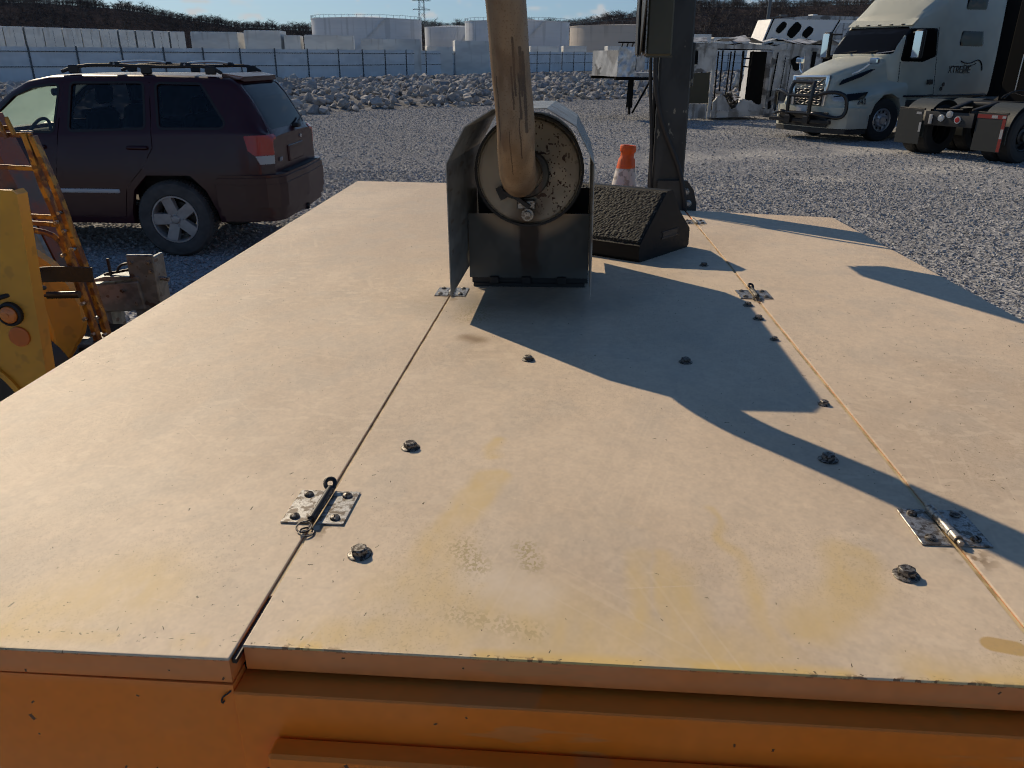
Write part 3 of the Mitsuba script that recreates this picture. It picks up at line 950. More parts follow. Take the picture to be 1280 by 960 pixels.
bs('mat_tank_white', mikit.proc(tank_color((0.60, 0.62, 0.64))), 0.5)
bs('mat_tank_beige', mikit.proc(tank_color((0.47, 0.42, 0.37))), 0.55)


def tank(x, y, r, h, mat, label, crown=1.2):
    t = thing('storage_tank', label, 'tank')
    obj('shell', xf(lathe([(r, 0), (r, h - 0.25), (r + 0.15, h - 0.22), (r + 0.15, h)], 72), T4(None, (x, y, 0))), mat, t, 30)
    obj('roof', xf(lathe([(r + 0.14, h), (r * 0.5, h + crown * 0.7), (0, h + crown)], 72), T4(None, (x, y, 0))), mat, t, True)
    ring_ = lathe([(r + 0.05, h + 0.9), (r + 0.1, h + 0.9), (r + 0.1, h + 1.0), (r + 0.05, h + 1.0), (r + 0.05, h + 0.9)], 72)
    posts = [box((r * math.cos(a) - 0.05, r * math.sin(a) - 0.05, h), (r * math.cos(a) + 0.05, r * math.sin(a) + 0.05, h + 0.95)) for a in np.linspace(0, 2 * np.pi, 48, endpoint=False)]
    obj('railing', xf(cat(ring_, *posts), T4(None, (x, y, 0))), 'mat_fence_steel', t)
    st = []
    for i in range(30):
        a = -1.9 + i * 0.028
        st.append(xf(box((r + 0.02, -0.45, h * i / 30), (r + 0.9, 0.45, h * i / 30 + 0.12)), T4(rotz(a))))
    obj('stair', xf(cat(st), T4(None, (x, y, 0))), mat, t)


tank(-56.5, 322, 20.6, 15.6, 'mat_tank_white', 'largest white storage tank at the left of the skyline', 0.9)
tank(-24.3, 352, 13.5, 14.3, 'mat_tank_white', 'lower white storage tank half hidden left of the exhaust pipe', 0.8)
tank(0.6, 318, 19.6, 15.1, 'mat_tank_white', 'white storage tank directly behind the exhaust pipe', 0.9)
tank(35.0, 258, 18.4, 11.6, 'mat_tank_beige', 'beige storage tank left of the dark mast', 0.7)

# lattice mast on the ridge line
t = thing('lattice_tower', 'thin lattice power tower on the skyline right of the largest tank', 'tower')
tx, ty, hb, ht = -57.4, 520.0, 4.6, 58.0
ms = []
for sx in (-1, 1):
    for sy in (-1, 1):
        ms.append(bar((sx * hb / 2, sy * hb / 2, 0), (sx * 0.8, sy * 0.8, ht), 0.22, 0.22))
for i in range(16):
    z0, z1 = ht * i / 16, ht * (i + 1) / 16
    w0, w1 = hb / 2 + (0.8 - hb / 2) * i / 16, hb / 2 + (0.8 - hb / 2) * (i + 1) / 16
    for s in (-1, 1):
        ms.append(bar((-w0 * s, -w0, z0), (w1 * s, -w1, z1), 0.14, 0.14))
        ms.append(bar((s * w0, -w0, z0), (s * w1, w1, z1), 0.14, 0.14))
obj('lattice', xf(cat(ms), T4(rotz(0.3), (tx, ty, 0))), 'mat_fence_steel', t)
for z in (30, 35, 41, 49):
    obj('cross_arm', xf(cat(bar((-5.5, 0, z), (5.5, 0, z), 0.3, 0.3), bar((-5.5, 0, z), (0, 0, z + 1.6), 0.15, 0.15), bar((5.5, 0, z), (0, 0, z + 1.6), 0.15, 0.15)), T4(rotz(0.3), (tx, ty, 0))), 'mat_fence_steel', t)
t = thing('utility_pole', 'thin grey pole standing behind the burnt trailer', 'pole')
obj('shaft', tube([(17.75, 60, 0), (17.83, 60, 8.5)], [0.13, 0.10], 10), 'mat_fence_steel', t)
obj('lamp_arm', cat(bar((17.8, 60, 4.75), (18.7, 60, 4.95), 0.05, 0.05), box((18.6, 59.85, 4.9), (19.1, 60.15, 5.02))), 'mat_fence_steel', t)

# ------------------------------------------------------------------ wooded hills
AZ = np.array([-60, -45, -31.1, -28.7, -27.1, -24.9, -21.3, -18.0, -14.0, -10, -6.8, -3.3, 3.5, 7.9, 11.6, 16.0, 22.0, 30, 45, 60])
EL = np.array([3.4, 3.3, 3.2, 3.25, 3.16, 3.08, 2.6, 2.22, 2.1, 2.18, 2.33, 2.42, 2.64, 3.15, 3.75, 3.7, 3.8, 3.8, 3.6, 3.3])


def ridge_el(az):
    return np.interp(az, AZ, EL)


TREE = 5.0


def hill_z(az, r):
    ztop = 740 * np.tan(np.radians(ridge_el(az))) + 1.85 - TREE
    q = np.clip((r - 430) / 310, 0, 1)
    q = q * q * (3 - 2 * q)
    fall = np.clip((r - 740) / 500, 0, 1)
    nz = meshkit.fbm(np.stack([az * 0.35, r * 0.012, np.zeros_like(az)], -1), 3, 8) - 0.5
    return ztop * q * (1 - 0.5 * fall) + nz * 9 * q * (1 - q) * 2 - 0.5


az_, r_ = np.meshgrid(np.linspace(-62, 62, 125), np.r_[np.linspace(425, 760, 24), 900, 1250], indexing='ij')
z_ = hill_z(az_, r_)
HV = np.stack([r_ * np.sin(np.radians(az_)), r_ * np.cos(np.radians(az_)), z_], -1).reshape(-1, 3)
nr_ = r_.shape[1]
HFc = []
for i in range(r_.shape[0] - 1):
    for j in range(nr_ - 1):
        p = i * nr_ + j
        HFc += [[p, p + 1, p + nr_ + 1], [p, p + nr_ + 1, p + nr_]]


def hill_color(p, n, uv):
    k = fbm(p.x * 0.02, p.y * 0.02, 1.0, 4)
    f_ = fbm(p.x * 0.35, p.y * 0.12, p.z * 0.4, 3)
    c = mix((0.042, 0.036, 0.037), (0.024, 0.023, 0.026), smoothstep(0.35, 0.65, k))
    return c * (0.6 + 0.8 * f_)


bs('mat_hill', mikit.proc(hill_color), 1.0, specular=0.0)
obj('wooded_hill', tm(HV, HFc), 'mat_hill', smooth=True, kind='structure')


def bare_tree(seed):
    r = np.random.default_rng(seed)
    V, F = [], []

    def twig(a, b, w):
        a, b = np.array(a), np.array(b)
        x, y, _ = frame_from(b - a)
        o = len(V)
        if w < 0.1:
            q = r.uniform(0, 3.14)
            e = w * (math.cos(q) * x + math.sin(q) * y)
            V.extend([a - e, a + e, b])
            F.append([o, o + 1, o + 2])
            return
        for k in range(3):
            q = k * 2.094
            V.append(a + w * (math.cos(q) * x + math.sin(q) * y))
        V.append(b)
        F.extend([[o, o + 1, o + 3], [o + 1, o + 2, o + 3], [o + 2, o, o + 3]])
    H = 11.0 * r.uniform(0.75, 1.15)
    twig((0, 0, -1), (r.normal(0, 0.4), r.normal(0, 0.4), H * 0.72), 0.24)
    for i in range(10):
        z = H * r.uniform(0.12, 0.72)
        a = r.uniform(0, 6.28)
        L = H * r.uniform(0.2, 0.42) * (1.1 - 0.5 * z / H)
        p0 = np.array([0, 0, z])
        d = np.array([math.cos(a), math.sin(a), r.uniform(0.5, 1.3)])
        d /= np.linalg.norm(d)
        p1 = p0 + d * L
        twig(p0, p1, 0.13)
        for j in range(6):
            q = p0 + d * L * r.uniform(0.3, 1)
            e = d + r.normal(0, 0.55, 3)
            e /= np.linalg.norm(e)
            twig(q, q + e * L * r.uniform(0.3, 0.6), 0.06)
    return np.array(V), np.array(F)


tv = [bare_tree(100 + i) for i in range(8)]
r = np.random.default_rng(31)
Vs, Fs, Cs, off = [], [], [], 0
nT = 13000
ta = r.uniform(-37, 37, nT)
trr = np.where(r.random(nT) < 0.30, r.uniform(690, 765, nT), r.uniform(520, 735, nT))
clump = meshkit.fbm(np.stack([ta * 1.3, trr * 0.02, np.zeros(nT)], -1), 3, 4)
tz = hill_z(ta, trr)
for i in range(nT):
    v, f = tv[i % 8]
    c_, s_n = math.cos(i), math.sin(i)
    q = (v * [1.55, 1.55, 0.85]) @ np.array([[c_, s_n, 0], [-s_n, c_, 0], [0, 0, 1]]) * (r.uniform(0.2, 0.55) + 0.5 * float(np.clip((clump[i] - 0.35) / 0.35, 0, 1)) * r.random()) + [trr[i] * math.sin(math.radians(ta[i])), trr[i] * math.cos(math.radians(ta[i])), tz[i]]
    Vs.append(q), Fs.append(f + off)
    g0 = r.uniform(0.08, 0.17)
    Cs.append(np.tile([[g0 * 1.12, g0 * 0.98, g0 * 0.90]], (len(v), 1)))
    off += len(v)
k = obj('bare_woods', tm(np.vstack(Vs), np.vstack(Fs)), 'mat_stone', color=np.vstack(Cs))
labels[k] = {'label': 'leafless winter woods covering the far hills', 'category': 'woods', 'kind': 'stuff'}
# ------------------------------------------------------------------ dark mast with control box
def mast_color(p, n, uv):
    x, y, w = uvw(p)
    k = fbm(p.x * 14, p.y * 14, p.z * 6, 4)
    c = mix((0.024, 0.027, 0.029), (0.013, 0.015, 0.017), smoothstep(0.35, 0.65, k))
    chip = smoothstep(0.71, 0.74, fbm(p.x * 40, p.y * 40, p.z * 16, 4)) * smoothstep(0.25, 0.4, w) * smoothstep(0.95, 0.7, w)
    return mix(c, (0.20, 0.19, 0.15), chip * 0.8)


bs('mat_mast', mikit.proc(mast_color), 0.48, 0.1)
bs('mat_olive', (0.055, 0.052, 0.030), 0.5)
bs('mat_rubber', (0.015, 0.015, 0.016), 0.6)
ma = thing('mast', 'thick dark steel mast with a hanging cable behind the right lid', 'mast')
obj('post', hd(box((0.778, 3.41, -0.42), (0.934, 3.566, 2.6), 0.008)), 'mat_mast', ma)
obj('base_bracket', hd(cat(xf(xz(poly_ex([(0.80, -0.40), (1.005, -0.40), (1.005, 0.035), (0.985, 0.105), (0.95, 0.15), (0.80, 0.15)], 0.02)), T4(None, (0, 3.405, 0))))), 'mat_mast', ma)
for (a, w) in ((0.945, 0.095), (0.96, 0.035), (0.955, -0.05)):
    obj('bolt', hd(xf(lathe([(0, -0.012), (0.010, -0.012), (0.012, -0.008), (0.019, -0.005), (0.019, 0.0)], 16, 'y'), T4(None, (a, 3.384, w)))), 'mat_zinc', ma, 30)
obj('conduit', hd(tube([(0.765, 3.45, -0.3), (0.765, 3.45, 2.5)], 0.011, 10)), 'mat_dark_steel', ma, True)
obj('cable', hd(tube(spline([(0.76, 3.39, 0.90), (0.755, 3.392, 0.70), (0.79, 3.388, 0.48), (0.845, 3.388, 0.34), (0.90, 3.385, 0.22), (0.932, 3.37, 0.10), (0.955, 3.39, -0.06), (0.965, 3.42, -0.3)], 40), 0.0115, 10)), 'mat_rubber', ma, True)
obj('cable', hd(tube(spline([(0.745, 3.41, 0.90), (0.735, 3.42, 0.68), (0.750, 3.42, 0.46), (0.762, 3.42, 0.28), (0.768, 3.42, 0.10), (0.765, 3.43, -0.3)], 34), 0.008, 10)), 'mat_rubber', ma, True)
obj('ear_plate', hd(box((0.9345, 3.44, 0.60), (0.950, 3.53, 0.80), 0.004)), 'mat_mast', ma)
bx_ = thing('control_box', 'olive control box hung on the front of the dark mast at the top edge', 'box')
obj('case', hd(box((0.660, 2.756, 0.725), (0.762, 2.935, 1.55), 0.006)), 'mat_olive', bx_)
obj('lid_edge', hd(box((0.651, 2.75, 0.730), (0.658, 2.94, 1.55), 0.002)), 'mat_zinc', bx_)
obj('drip_lip', hd(box((0.658, 2.744, 0.717), (0.764, 2.754, 0.7235))), 'mat_olive', bx_)
_sp = poly_ex([(2.93, 0.725), (2.762, 0.725), (2.50, 0.965), (2.36, 1.20), (2.36, 1.55), (2.93, 1.55)], 0.005)
obj('side_plate', hd(xf(_sp, T4(np.array([[0, 0, 1], [1, 0, 0], [0, 1, 0]], float), (0.632, 0, 0)))), 'mat_mast', bx_)
obj('side_plate', hd(box((0.622, 2.775, 0.73), (0.630, 2.92, 1.55), 0.002)), 'mat_black', bx_)
obj('hanger', hd(box((0.638, 2.80, 0.74), (0.650, 2.90, 1.5), 0.003)), 'mat_black', bx_)
obj('bracket_arm', hd(box((0.70, 2.936, 1.36), (0.83, 3.409, 1.42), 0.004)), 'mat_mast', bx_)
obj('bracket_arm', hd(box((0.70, 2.936, 1.20), (0.83, 3.409, 1.26), 0.004)), 'mat_mast', bx_)

# ------------------------------------------------------------------ black wedge box with a rough grille
def grille_color(p, n, uv):
    x, y, w = uvw(p)
    d1, d2, r = voronoi(x * 170 + y * 35, w * 200 + y * 70)
    return mix((0.012, 0.013, 0.013), (0.125, 0.13, 0.125), smoothstep(0.55, 0.9, r) * smoothstep(0.5, 0.2, d1))


def grille_bump(p, n, uv):
    x, y, w = uvw(p)
    return fbm(x * 260 + y * 30, w * 260, y * 160, 2) * 0.003


bs('mat_grille', mikit.proc(grille_color), 0.7, specular=0.2)


def cab_bump(p, n, uv):
    return fbm(p.x * 300, p.y * 300, p.z * 300, 2) * 0.0008


bs('mat_cabinet', (0.010, 0.011, 0.012), 0.6, specular=0.2, bump=(cab_bump, 1.0))
wb = thing('wedge_speaker', 'black wedge shaped floor speaker with grey speckled grille lying on the lid beside the muffler', 'speaker')
# its own axes: a = along the front edge (to the right), b = towards its back
WA = math.radians(-35.0)
WM = T4(rotz(WA), (0.622, 2.125, 0.0))
prof = [(0.0, 0.012), (0.012, 0.0), (0.375, 0.0), (0.388, 0.012), (0.388, 0.075), (0.30, 0.150), (0.225, 0.242), (0.185, 0.242), (0.0, 0.062)]     # (b, w)
wid = 0.56
m = poly_ex(prof, wid)                       # (b, w) -> extruded along third axis
m = xf(m, T4(np.array([[0, 0, -1], [1, 0, 0], [0, 1, 0]], float)))       # b->y, w->z, extrusion -> -x
if m.volume < 0:
    m.invert()
obj('cabinet', hd(xf(m, WM)), 'mat_cabinet', wb)
g0, g1 = np.array((0.005, 0.0675)), np.array((0.180, 0.2395))
nx_, ny_ = 200, 90
ii, jj = np.meshgrid(np.linspace(0, 1, nx_), np.linspace(0, 1, ny_), indexing='ij')
gv = np.stack([-wid + 0.002 + (wid - 0.004) * ii, g0[0] + (g1[0] - g0[0]) * jj, g0[1] + (g1[1] - g0[1]) * jj], -1)
nrm = np.array([0, -(g1[1] - g0[1]), g1[0] - g0[0]])
nrm /= np.linalg.norm(nrm)
edge = np.minimum(np.minimum(ii, 1 - ii) * 80, np.minimum(jj, 1 - jj) * 30).clip(0, 1)
gv = gv + nrm * ((meshkit.noise(gv * 190, 2) - 0.4) * 0.0045 + 0.005)[..., None] * edge[..., None] - nrm * 0.003 * (1 - edge[..., None])
gf = [[i * ny_ + j, (i + 1) * ny_ + j, (i + 1) * ny_ + j + 1, i * ny_ + j + 1] for i in range(nx_ - 1) for j in range(ny_ - 1)]
gf = np.array(gf)
obj('grille', hd(xf(tm(gv.reshape(-1, 3), np.vstack([gf[:, [0, 1, 2]], gf[:, [0, 2, 3]]])), WM)), 'mat_grille', wb, True, 'rough speckled speaker grille')
obj('handle_recess', hd(xf(cat(box((0.0, 0.16, 0.062), (0.0035, 0.29, 0.070), 0.001), box((0.0, 0.16, 0.087), (0.003, 0.29, 0.092), 0.001), box((0.0005, 0.17, 0.070), (0.0015, 0.28, 0.087))), WM)), 'mat_rubber', wb)

# ------------------------------------------------------------------ traffic cone
def cone_color(p, n, uv):
    x, y, w = uvw(p)
    k = fbm(p.x * 50, p.y * 50, p.z * 40, 3)
    c = mix((0.72, 0.13, 0.015), (0.62, 0.085, 0.012), k)
    wh = mix((0.62, 0.58, 0.54), (0.25, 0.21, 0.17), smoothstep(0.54, 0.64, fbm(p.x * 55, p.y * 55, p.z * 40, 3)) * 0.7)
    s = smoothstep(0.174, 0.171, w) * smoothstep(-0.02, -0.017, w)
    return mix(c, wh, s)


bs('mat_cone', mikit.proc(cone_color), 0.5)
tc = thing('traffic_cone', 'orange traffic cone with dirty white collar behind the speaker', 'traffic cone')
cprof = [(0.030, 0.70), (0.042, 0.702), (0.045, 0.695), (0.045, 0.672), (0.038, 0.662), (0.037, 0.640), (0.046, 0.628), (0.050, 0.60), (0.14, 0.03), (0.15, 0.028), (0.15, 0.0)]
lean = hd(xf(lathe([(r_q, z_q) for r_q, z_q in cprof[::-1]], 40), T4(roty(math.radians(4.5)), (0.612, 3.78, -0.405))))
obj('cone', lean, 'mat_cone', tc, 40)
obj('base', hd(xf(box((-0.18, -0.18, -0.015), (0.18, 0.18, 0.02), 0.01), T4(None, (0.612, 3.78, -0.40)))), 'mat_rubber', tc)

# ------------------------------------------------------------------ yellow machine at the left edge
def yellow_color(p, n, uv):
    k = fbm(p.x * 6, p.y * 6, p.z * 6, 4)
    c = mix((0.72, 0.345, 0.028), (0.62, 0.290, 0.028), smoothstep(0.3, 0.7, k))
    r = smoothstep(0.60, 0.72, fbm(p.x * 22, p.y * 22, p.z * 16, 3))
    c = mix(c, (0.26, 0.12, 0.03), r * 0.3)
    return mix(c, (0.40, 0.21, 0.05), smoothstep(0.55, 0.8, fbm(p.x * 3, p.y * 3, p.z * 2, 2)) * 0.3)


def rust_color(p, n, uv):
    k = fbm(p.x * 26, p.y * 26, p.z * 20, 4)
    c = mix((0.42, 0.22, 0.03), (0.16, 0.065, 0.025), smoothstep(0.40, 0.58, k))
    return mix(c, (0.06, 0.035, 0.02), smoothstep(0.62, 0.72, fbm(p.x * 60, p.y * 60, p.z * 40, 2)) * 0.7)


def red_color(p, n, uv):
    k = fbm(p.x * 8, p.y * 8, p.z * 8, 4)
    return mix((0.24, 0.065, 0.030), (0.13, 0.085, 0.065), smoothstep(0.4, 0.65, k))


def grey_color(p, n, uv):
    k = fbm(p.x * 30, p.y * 30, p.z * 30, 4)
    c = mix((0.25, 0.275, 0.275), (0.18, 0.20, 0.20), smoothstep(0.35, 0.65, k))
    return mix(c, (0.09, 0.05, 0.035), smoothstep(0.68, 0.74, fbm(p.x * 26 + 4, p.y * 26, p.z * 26, 2)) * 0.7)


bs('mat_yellow', mikit.proc(yellow_color), 0.35, specular=0.5)
bs('mat_rusty_yellow', mikit.proc(rust_color), 0.33, 0.25)
bs('mat_rusty_red', mikit.proc(red_color), 0.5)
bs('mat_grey_arm', mikit.proc(grey_color), 0.42, 0.3)
bs('mat_amber', (0.62, 0.17, 0.02), 0.15, clearcoat=1.0)
bs('mat_amber_reflector', (0.55, 0.13, 0.02), 0.25)
ym = thing('yellow_machine', 'yellow work machine with rusty ladder frame and amber side light at the left edge', 'machine')
# body panel (faces the camera) with a rolled right edge and a round wheel opening
outl = [(-2.35, 0.30), (-2.35, 1.47), (-1.61, 1.453), (-1.594, 1.44), (-1.655, 0.62), (-1.66, 0.30)]
pan = sg.Polygon(outl).difference(sg.Point(-1.99, 0.64).buffer(0.255, 48))
obj('body_panel', xf(xz(trimesh.creation.extrude_polygon(pan, 0.012, engine='earcut')), T4(None, (0, 2.512, 0))), 'mat_yellow', ym)
flg = sg.Point(-1.99, 0.64).buffer(0.275, 48).difference(sg.Point(-1.99, 0.64).buffer(0.2545, 48))
obj('opening_flange', xf(xz(trimesh.creation.extrude_polygon(flg.intersection(sg.box(-3, 0.31, 0, 2)), 0.010, engine='earcut')), T4(None, (0, 2.4985, 0))), 'mat_yellow', ym)
obj('side_wall', xf(xz(poly_ex([(-1.607, 1.452), (-1.597, 1.438), (-1.658, 0.62), (-1.668, 0.62)], 0.05)), T4(None, (0, 2.5625, 0))), 'mat_yellow', ym)
obj('drum', xf(lathe([(0.0, 0.0), (0.20, 0.0), (0.24, 0.03), (0.24, 0.30), (0, 0.30)], 40, 'y'), T4(None, (-1.99, 2.56, 0.64))), 'mat_black', ym, 30)
obj('marker_lamp', xf(lathe([(0.042, 0.0), (0.041, -0.014), (0.034, -0.018), (0.030, -0.012), (0.0, -0.012)], 28, 'y'), T4(None, (-1.709, 2.499, 1.040))), 'mat_rubber', ym, 30, 'amber round marker light in a black grommet')
lk = 'yellow_machine__marker_lamp'
obj('lens', xf(lathe([(0.030, -0.0125), (0.029, -0.019), (0.020, -0.025), (0.008, -0.027), (0.008, -0.030), (0.0, -0.0305)], 24, 'y'), T4(None, (-1.709, 2.499, 1.040))), 'mat_amber', lk, 35)
obj('reflector', xf(lathe([(0.036, 0.0), (0.035, -0.006), (0.030, -0.008), (0.0, -0.0085)], 28, 'y'), T4(None, (-1.699, 2.499, 0.958))), 'mat_amber_reflector', ym, 30, 'round orange reflector below the marker light')
# second rounded yellow guard plate behind
pl2 = [(-2.40, 0.45), (-2.40, 1.06), (-2.13, 1.05), (-2.06, 0.995), (-2.005, 0.90), (-1.972, 0.80), (-1.974, 0.72), (-2.0, 0.655), (-2.04, 0.60), (-2.10, 0.52), (-2.16, 0.45)]
pl2 = sg.Polygon(pl2).buffer(0.03, 8).buffer(-0.03, 8)
obj('guard_plate', xf(xz(trimesh.creation.extrude_polygon(pl2, 0.05, engine='earcut')), T4(None, (0, 3.40, 0))), 'mat_yellow', ym)
obj('hose', tube(spline([(-1.93, 3.0, 1.06), (-1.873, 2.9, 0.985), (-1.838, 2.88, 0.868), (-1.842, 2.88, 0.75), (-1.905, 2.9, 0.60)], 26), 0.016, 10), 'mat_yellow', ym, True)
obj('hose', tube(spline([(-1.90, 2.86, 0.98), (-1.862, 2.82, 0.90), (-1.842, 2.80, 0.78), (-1.86, 2.82, 0.62), (-1.93, 2.85, 0.5)], 26), 0.012, 10), 'mat_rubber', ym, True)
obj('cable', tube(spline([(-1.95, 2.46, 1.03), (-1.82, 2.46, 1.075), (-1.77, 2.47, 1.088), (-1.71, 2.50, 1.103), (-1.672, 2.56, 1.105), (-1.69, 2.68, 1.08)], 30), 0.008, 8), 'mat_rubber', ym, True)
obj('connector', cat(tube([(-1.735, 2.68, 1.10), (-1.735, 2.68, 1.03)], 0.018, 12), tube([(-1.735, 2.68, 1.09), (-1.70, 2.68, 1.09)], 0.012, 10), box((-1.77, 2.66, 1.01), (-1.71, 2.70, 1.035), 0.004)), 'mat_rubber', ym, 30)
obj('gas_strut', cat(tube([(-1.92, 3.0, 0.955), (-1.874, 3.0, 0.956)], 0.006, 8), tube([(-1.885, 3.0, 0.957), (-1.755, 3.0, 0.962)], 0.015, 12)), 'mat_dark_steel', ym, 40)
sp = spline([(-2.0, 3.04, 1.018), (-1.93, 3.03, 1.032), (-1.83, 3.02, 1.040), (-1.70, 3.03, 1.036)], 20)
obj('strap', cat(*[bar(sp[i], sp[i + 1], 0.062, 0.008, (0, 1, 0)) for i in range(19)]), 'mat_rubber', ym, label='wide black strap round the ladder frame')
rA = spline([(-1.889, 3.1, 1.575), (-1.874, 3.1, 1.472), (-1.865, 3.1, 1.387), (-1.838, 3.1, 1.265), (-1.822, 3.1, 1.122), (-1.80, 3.1, 0.93), (-1.773, 3.1, 0.70)], 14)
rB = spline([(-1.862, 3.1, 1.565), (-1.835, 3.1, 1.448), (-1.812, 3.1, 1.338), (-1.796, 3.1, 1.226), (-1.777, 3.1, 1.109), (-1.756, 3.1, 0.988), (-1.734, 3.1, 0.796), (-1.722, 3.1, 0.62)], 14)
for rr_ in (rA, rB):
    obj('frame_rail', cat(*[bar(rr_[i], rr_[i + 1] + (rr_[i + 1] - rr_[i]) * 0.06, 0.021, 0.036, (0, 1, 0), 0.002) for i in range(13)]), 'mat_rusty_yellow', ym)
obj('frame_rail', cat(*[bar(rA[i] + [-0.5, 0.02, 0.02], rA[i + 1] + [-0.5, 0.02, 0.018], 0.018, 0.05, (0, 1, 0)) for i in range(13)]), 'mat_rusty_yellow', ym)
for (xa, za, xb, zb) in ((-2.6, 1.600, -1.945, 1.594), (-2.6, 1.585, -1.862, 1.567), (-2.6, 1.475, -1.874, 1.442), (-2.6, 1.285, -1.830, 1.252), (-2.6, 1.268, -1.824, 1.222)):
    obj('rung', bar((xa, 3.1, za), (xb, 3.1, zb), 0.016, 0.018, (0, 0, 1), 0.003), 'mat_rusty_yellow', ym)
cv = spline([(-2.5, 3.1, 1.225), (-2.1, 3.1, 1.208), (-1.92, 3.1, 1.196), (-1.86, 3.1, 1.172), (-1.835, 3.1, 1.12), (-1.82, 3.1, 1.03)], 26)
obj('rung', tube(cv, 0.012, 10), 'mat_rusty_yellow', ym, True, 'curved tube rung')
for x_, z_ in ((-1.958, 1.588), (-1.925, 1.60)):
    obj('stud', tube([(x_ - 0.012, 3.08, z_ + 0.035), (x_ + 0.006, 3.08, z_ - 0.03)], 0.009, 8), 'mat_rusty_yellow', ym, 30)
obj('latch_ring', xf(tube(np.c_[0.022 * np.cos(np.linspace(0, 6.28, 20)), 0.01 * np.sin(np.linspace(0, 6.28, 20)), np.zeros(20)], 0.004, 6), T4(None, (-1.875, 3.09, 1.582))), 'mat_zinc', ym, True)
rq = random.Random(4)
for i in range(12):
    t = rq.random()
    q = rA[int(4 + t * 9)] if i % 2 else rB[int(4 + t * 9)]
    obj('bolt', trimesh.creation.cylinder(0.0075, 0.02, sections=6).apply_transform(T4(rotx(math.pi / 2), (q[0] + rq.uniform(-.01, .01), 3.068, q[2]))), 'mat_zinc', ym)
# rusty red boom behind
bm_ = [(-2.62, 1.62), (-2.45, 1.60), (-2.40, 1.44), (-2.355, 1.296), (-2.305, 1.15), (-2.24, 0.916), (-2.17, 0.60), (-2.55, 0.60)]
obj('boom', xf(xz(poly_ex(bm_, 0.18)), T4(None, (0, 3.88, 0))), 'mat_rusty_red', ym)
obj('boom_plate', xf(xz(poly_ex([(-2.41, 1.26), (-2.37, 1.275), (-2.30, 1.12), (-2.24, 0.9), (-2.29, 0.9)], 0.03)), T4(None, (0, 3.69, 0))), 'mat_grey_arm', ym)
obj('chassis', cat(box((-2.6, 2.9, 0.25), (-1.75, 4.0, 0.50)), box((-2.2, 3.2, 0.0), (-2.0, 3.5, 0.25)), box((-1.83, 3.02, 0.51), (-1.69, 3.2, 0.735), 0.01)), 'mat_black', ym)
for y_ in (2.62, 3.7):
    obj('wheel', xf(lathe([(0, 0), (0.15, 0), (0.16, 0.03), (0.22, 0.02), (0.25, 0.05), (0.25, 0.16), (0.22, 0.19), (0, 0.19)], 32, 'x'), T4(None, (-2.75 if y_ < 3 else -2.75, y_, 0.25))), 'mat_tyre', ym, 30)
# grey steel hitch arm
ha = thing('hitch_arm', 'weathered grey steel hitch arm with upright bolted plate beside the yellow machine', 'hitch')
obj('arm', cat(bar((-2.42, 4.10, 0.62), (-1.99, 4.05, 0.665), 0.13, 0.16, (0, 0, 1), 0.008)), 'mat_grey_arm', ha)
obj('upright_plate', cat(box((-2.052, 4.0, 0.46), (-1.912, 4.022, 0.885), 0.004)), 'mat_grey_arm', ha)
obj('upright_plate', cat(box((-1.935, 4.0225, 0.46), (-1.913, 4.14, 0.87), 0.004)), 'mat_grey_arm', ha)
obj('top_plate', xf(xz(poly_ex([(-2.25, 0.75), (-2.18, 0.768), (-2.0, 0.768), (-2.0, 0.756), (-2.25, 0.738)], 0.11)), T4(None, (0, 4.1, 0.0))), 'mat_grey_arm', ha)
obj('latch', cat(bar((-2.20, 4.03, 0.77), (-2.05, 4.03, 0.80), 0.012, 0.012), bar((-2.16, 4.02, 0.765), (-2.16, 4.02, 0.86), 0.012, 0.012), tube(spline([(-2.12, 4.02, 0.79), (-2.08, 4.02, 0.83), (-2.02, 4.02, 0.82), (-2.0, 4.02, 0.78)], 16), 0.007, 8)), 'mat_dark_steel', ha)
for q in ((-2.03, 3.995, 0.845), (-1.935, 3.995, 0.845), (-1.93, 3.995, 0.80), (-2.035, 3.995, 0.62), (-2.1, 3.99, 0.69)):
    obj('bolt', trimesh.creation.cylinder(0.010, 0.02, sections=6).apply_transform(T4(rotx(math.pi / 2), q)), 'mat_zinc', ha)
obj('hinge_pin', tube([(-1.915, 4.06, 0.745), (-1.87, 4.06, 0.738)], 0.012, 10), 'mat_zinc', ha)
obj('stand', cat(box((-2.3, 4.02, 0.0), (-2.2, 4.16, 0.6)), bar((-2.25, 4.1, 0.05), (-1.96, 4.08, 0.5), 0.06, 0.06)), 'mat_grey_arm', ha)

# ------------------------------------------------------------------ maroon station car
CM = T4(rotz(math.pi - math.radians(1.0)), (-2.24, 8.49, 0.0))


def kf(xs, **k):
    return {n: (np.array(xs, float), np.array(v, float)) for n, v in k.items()}


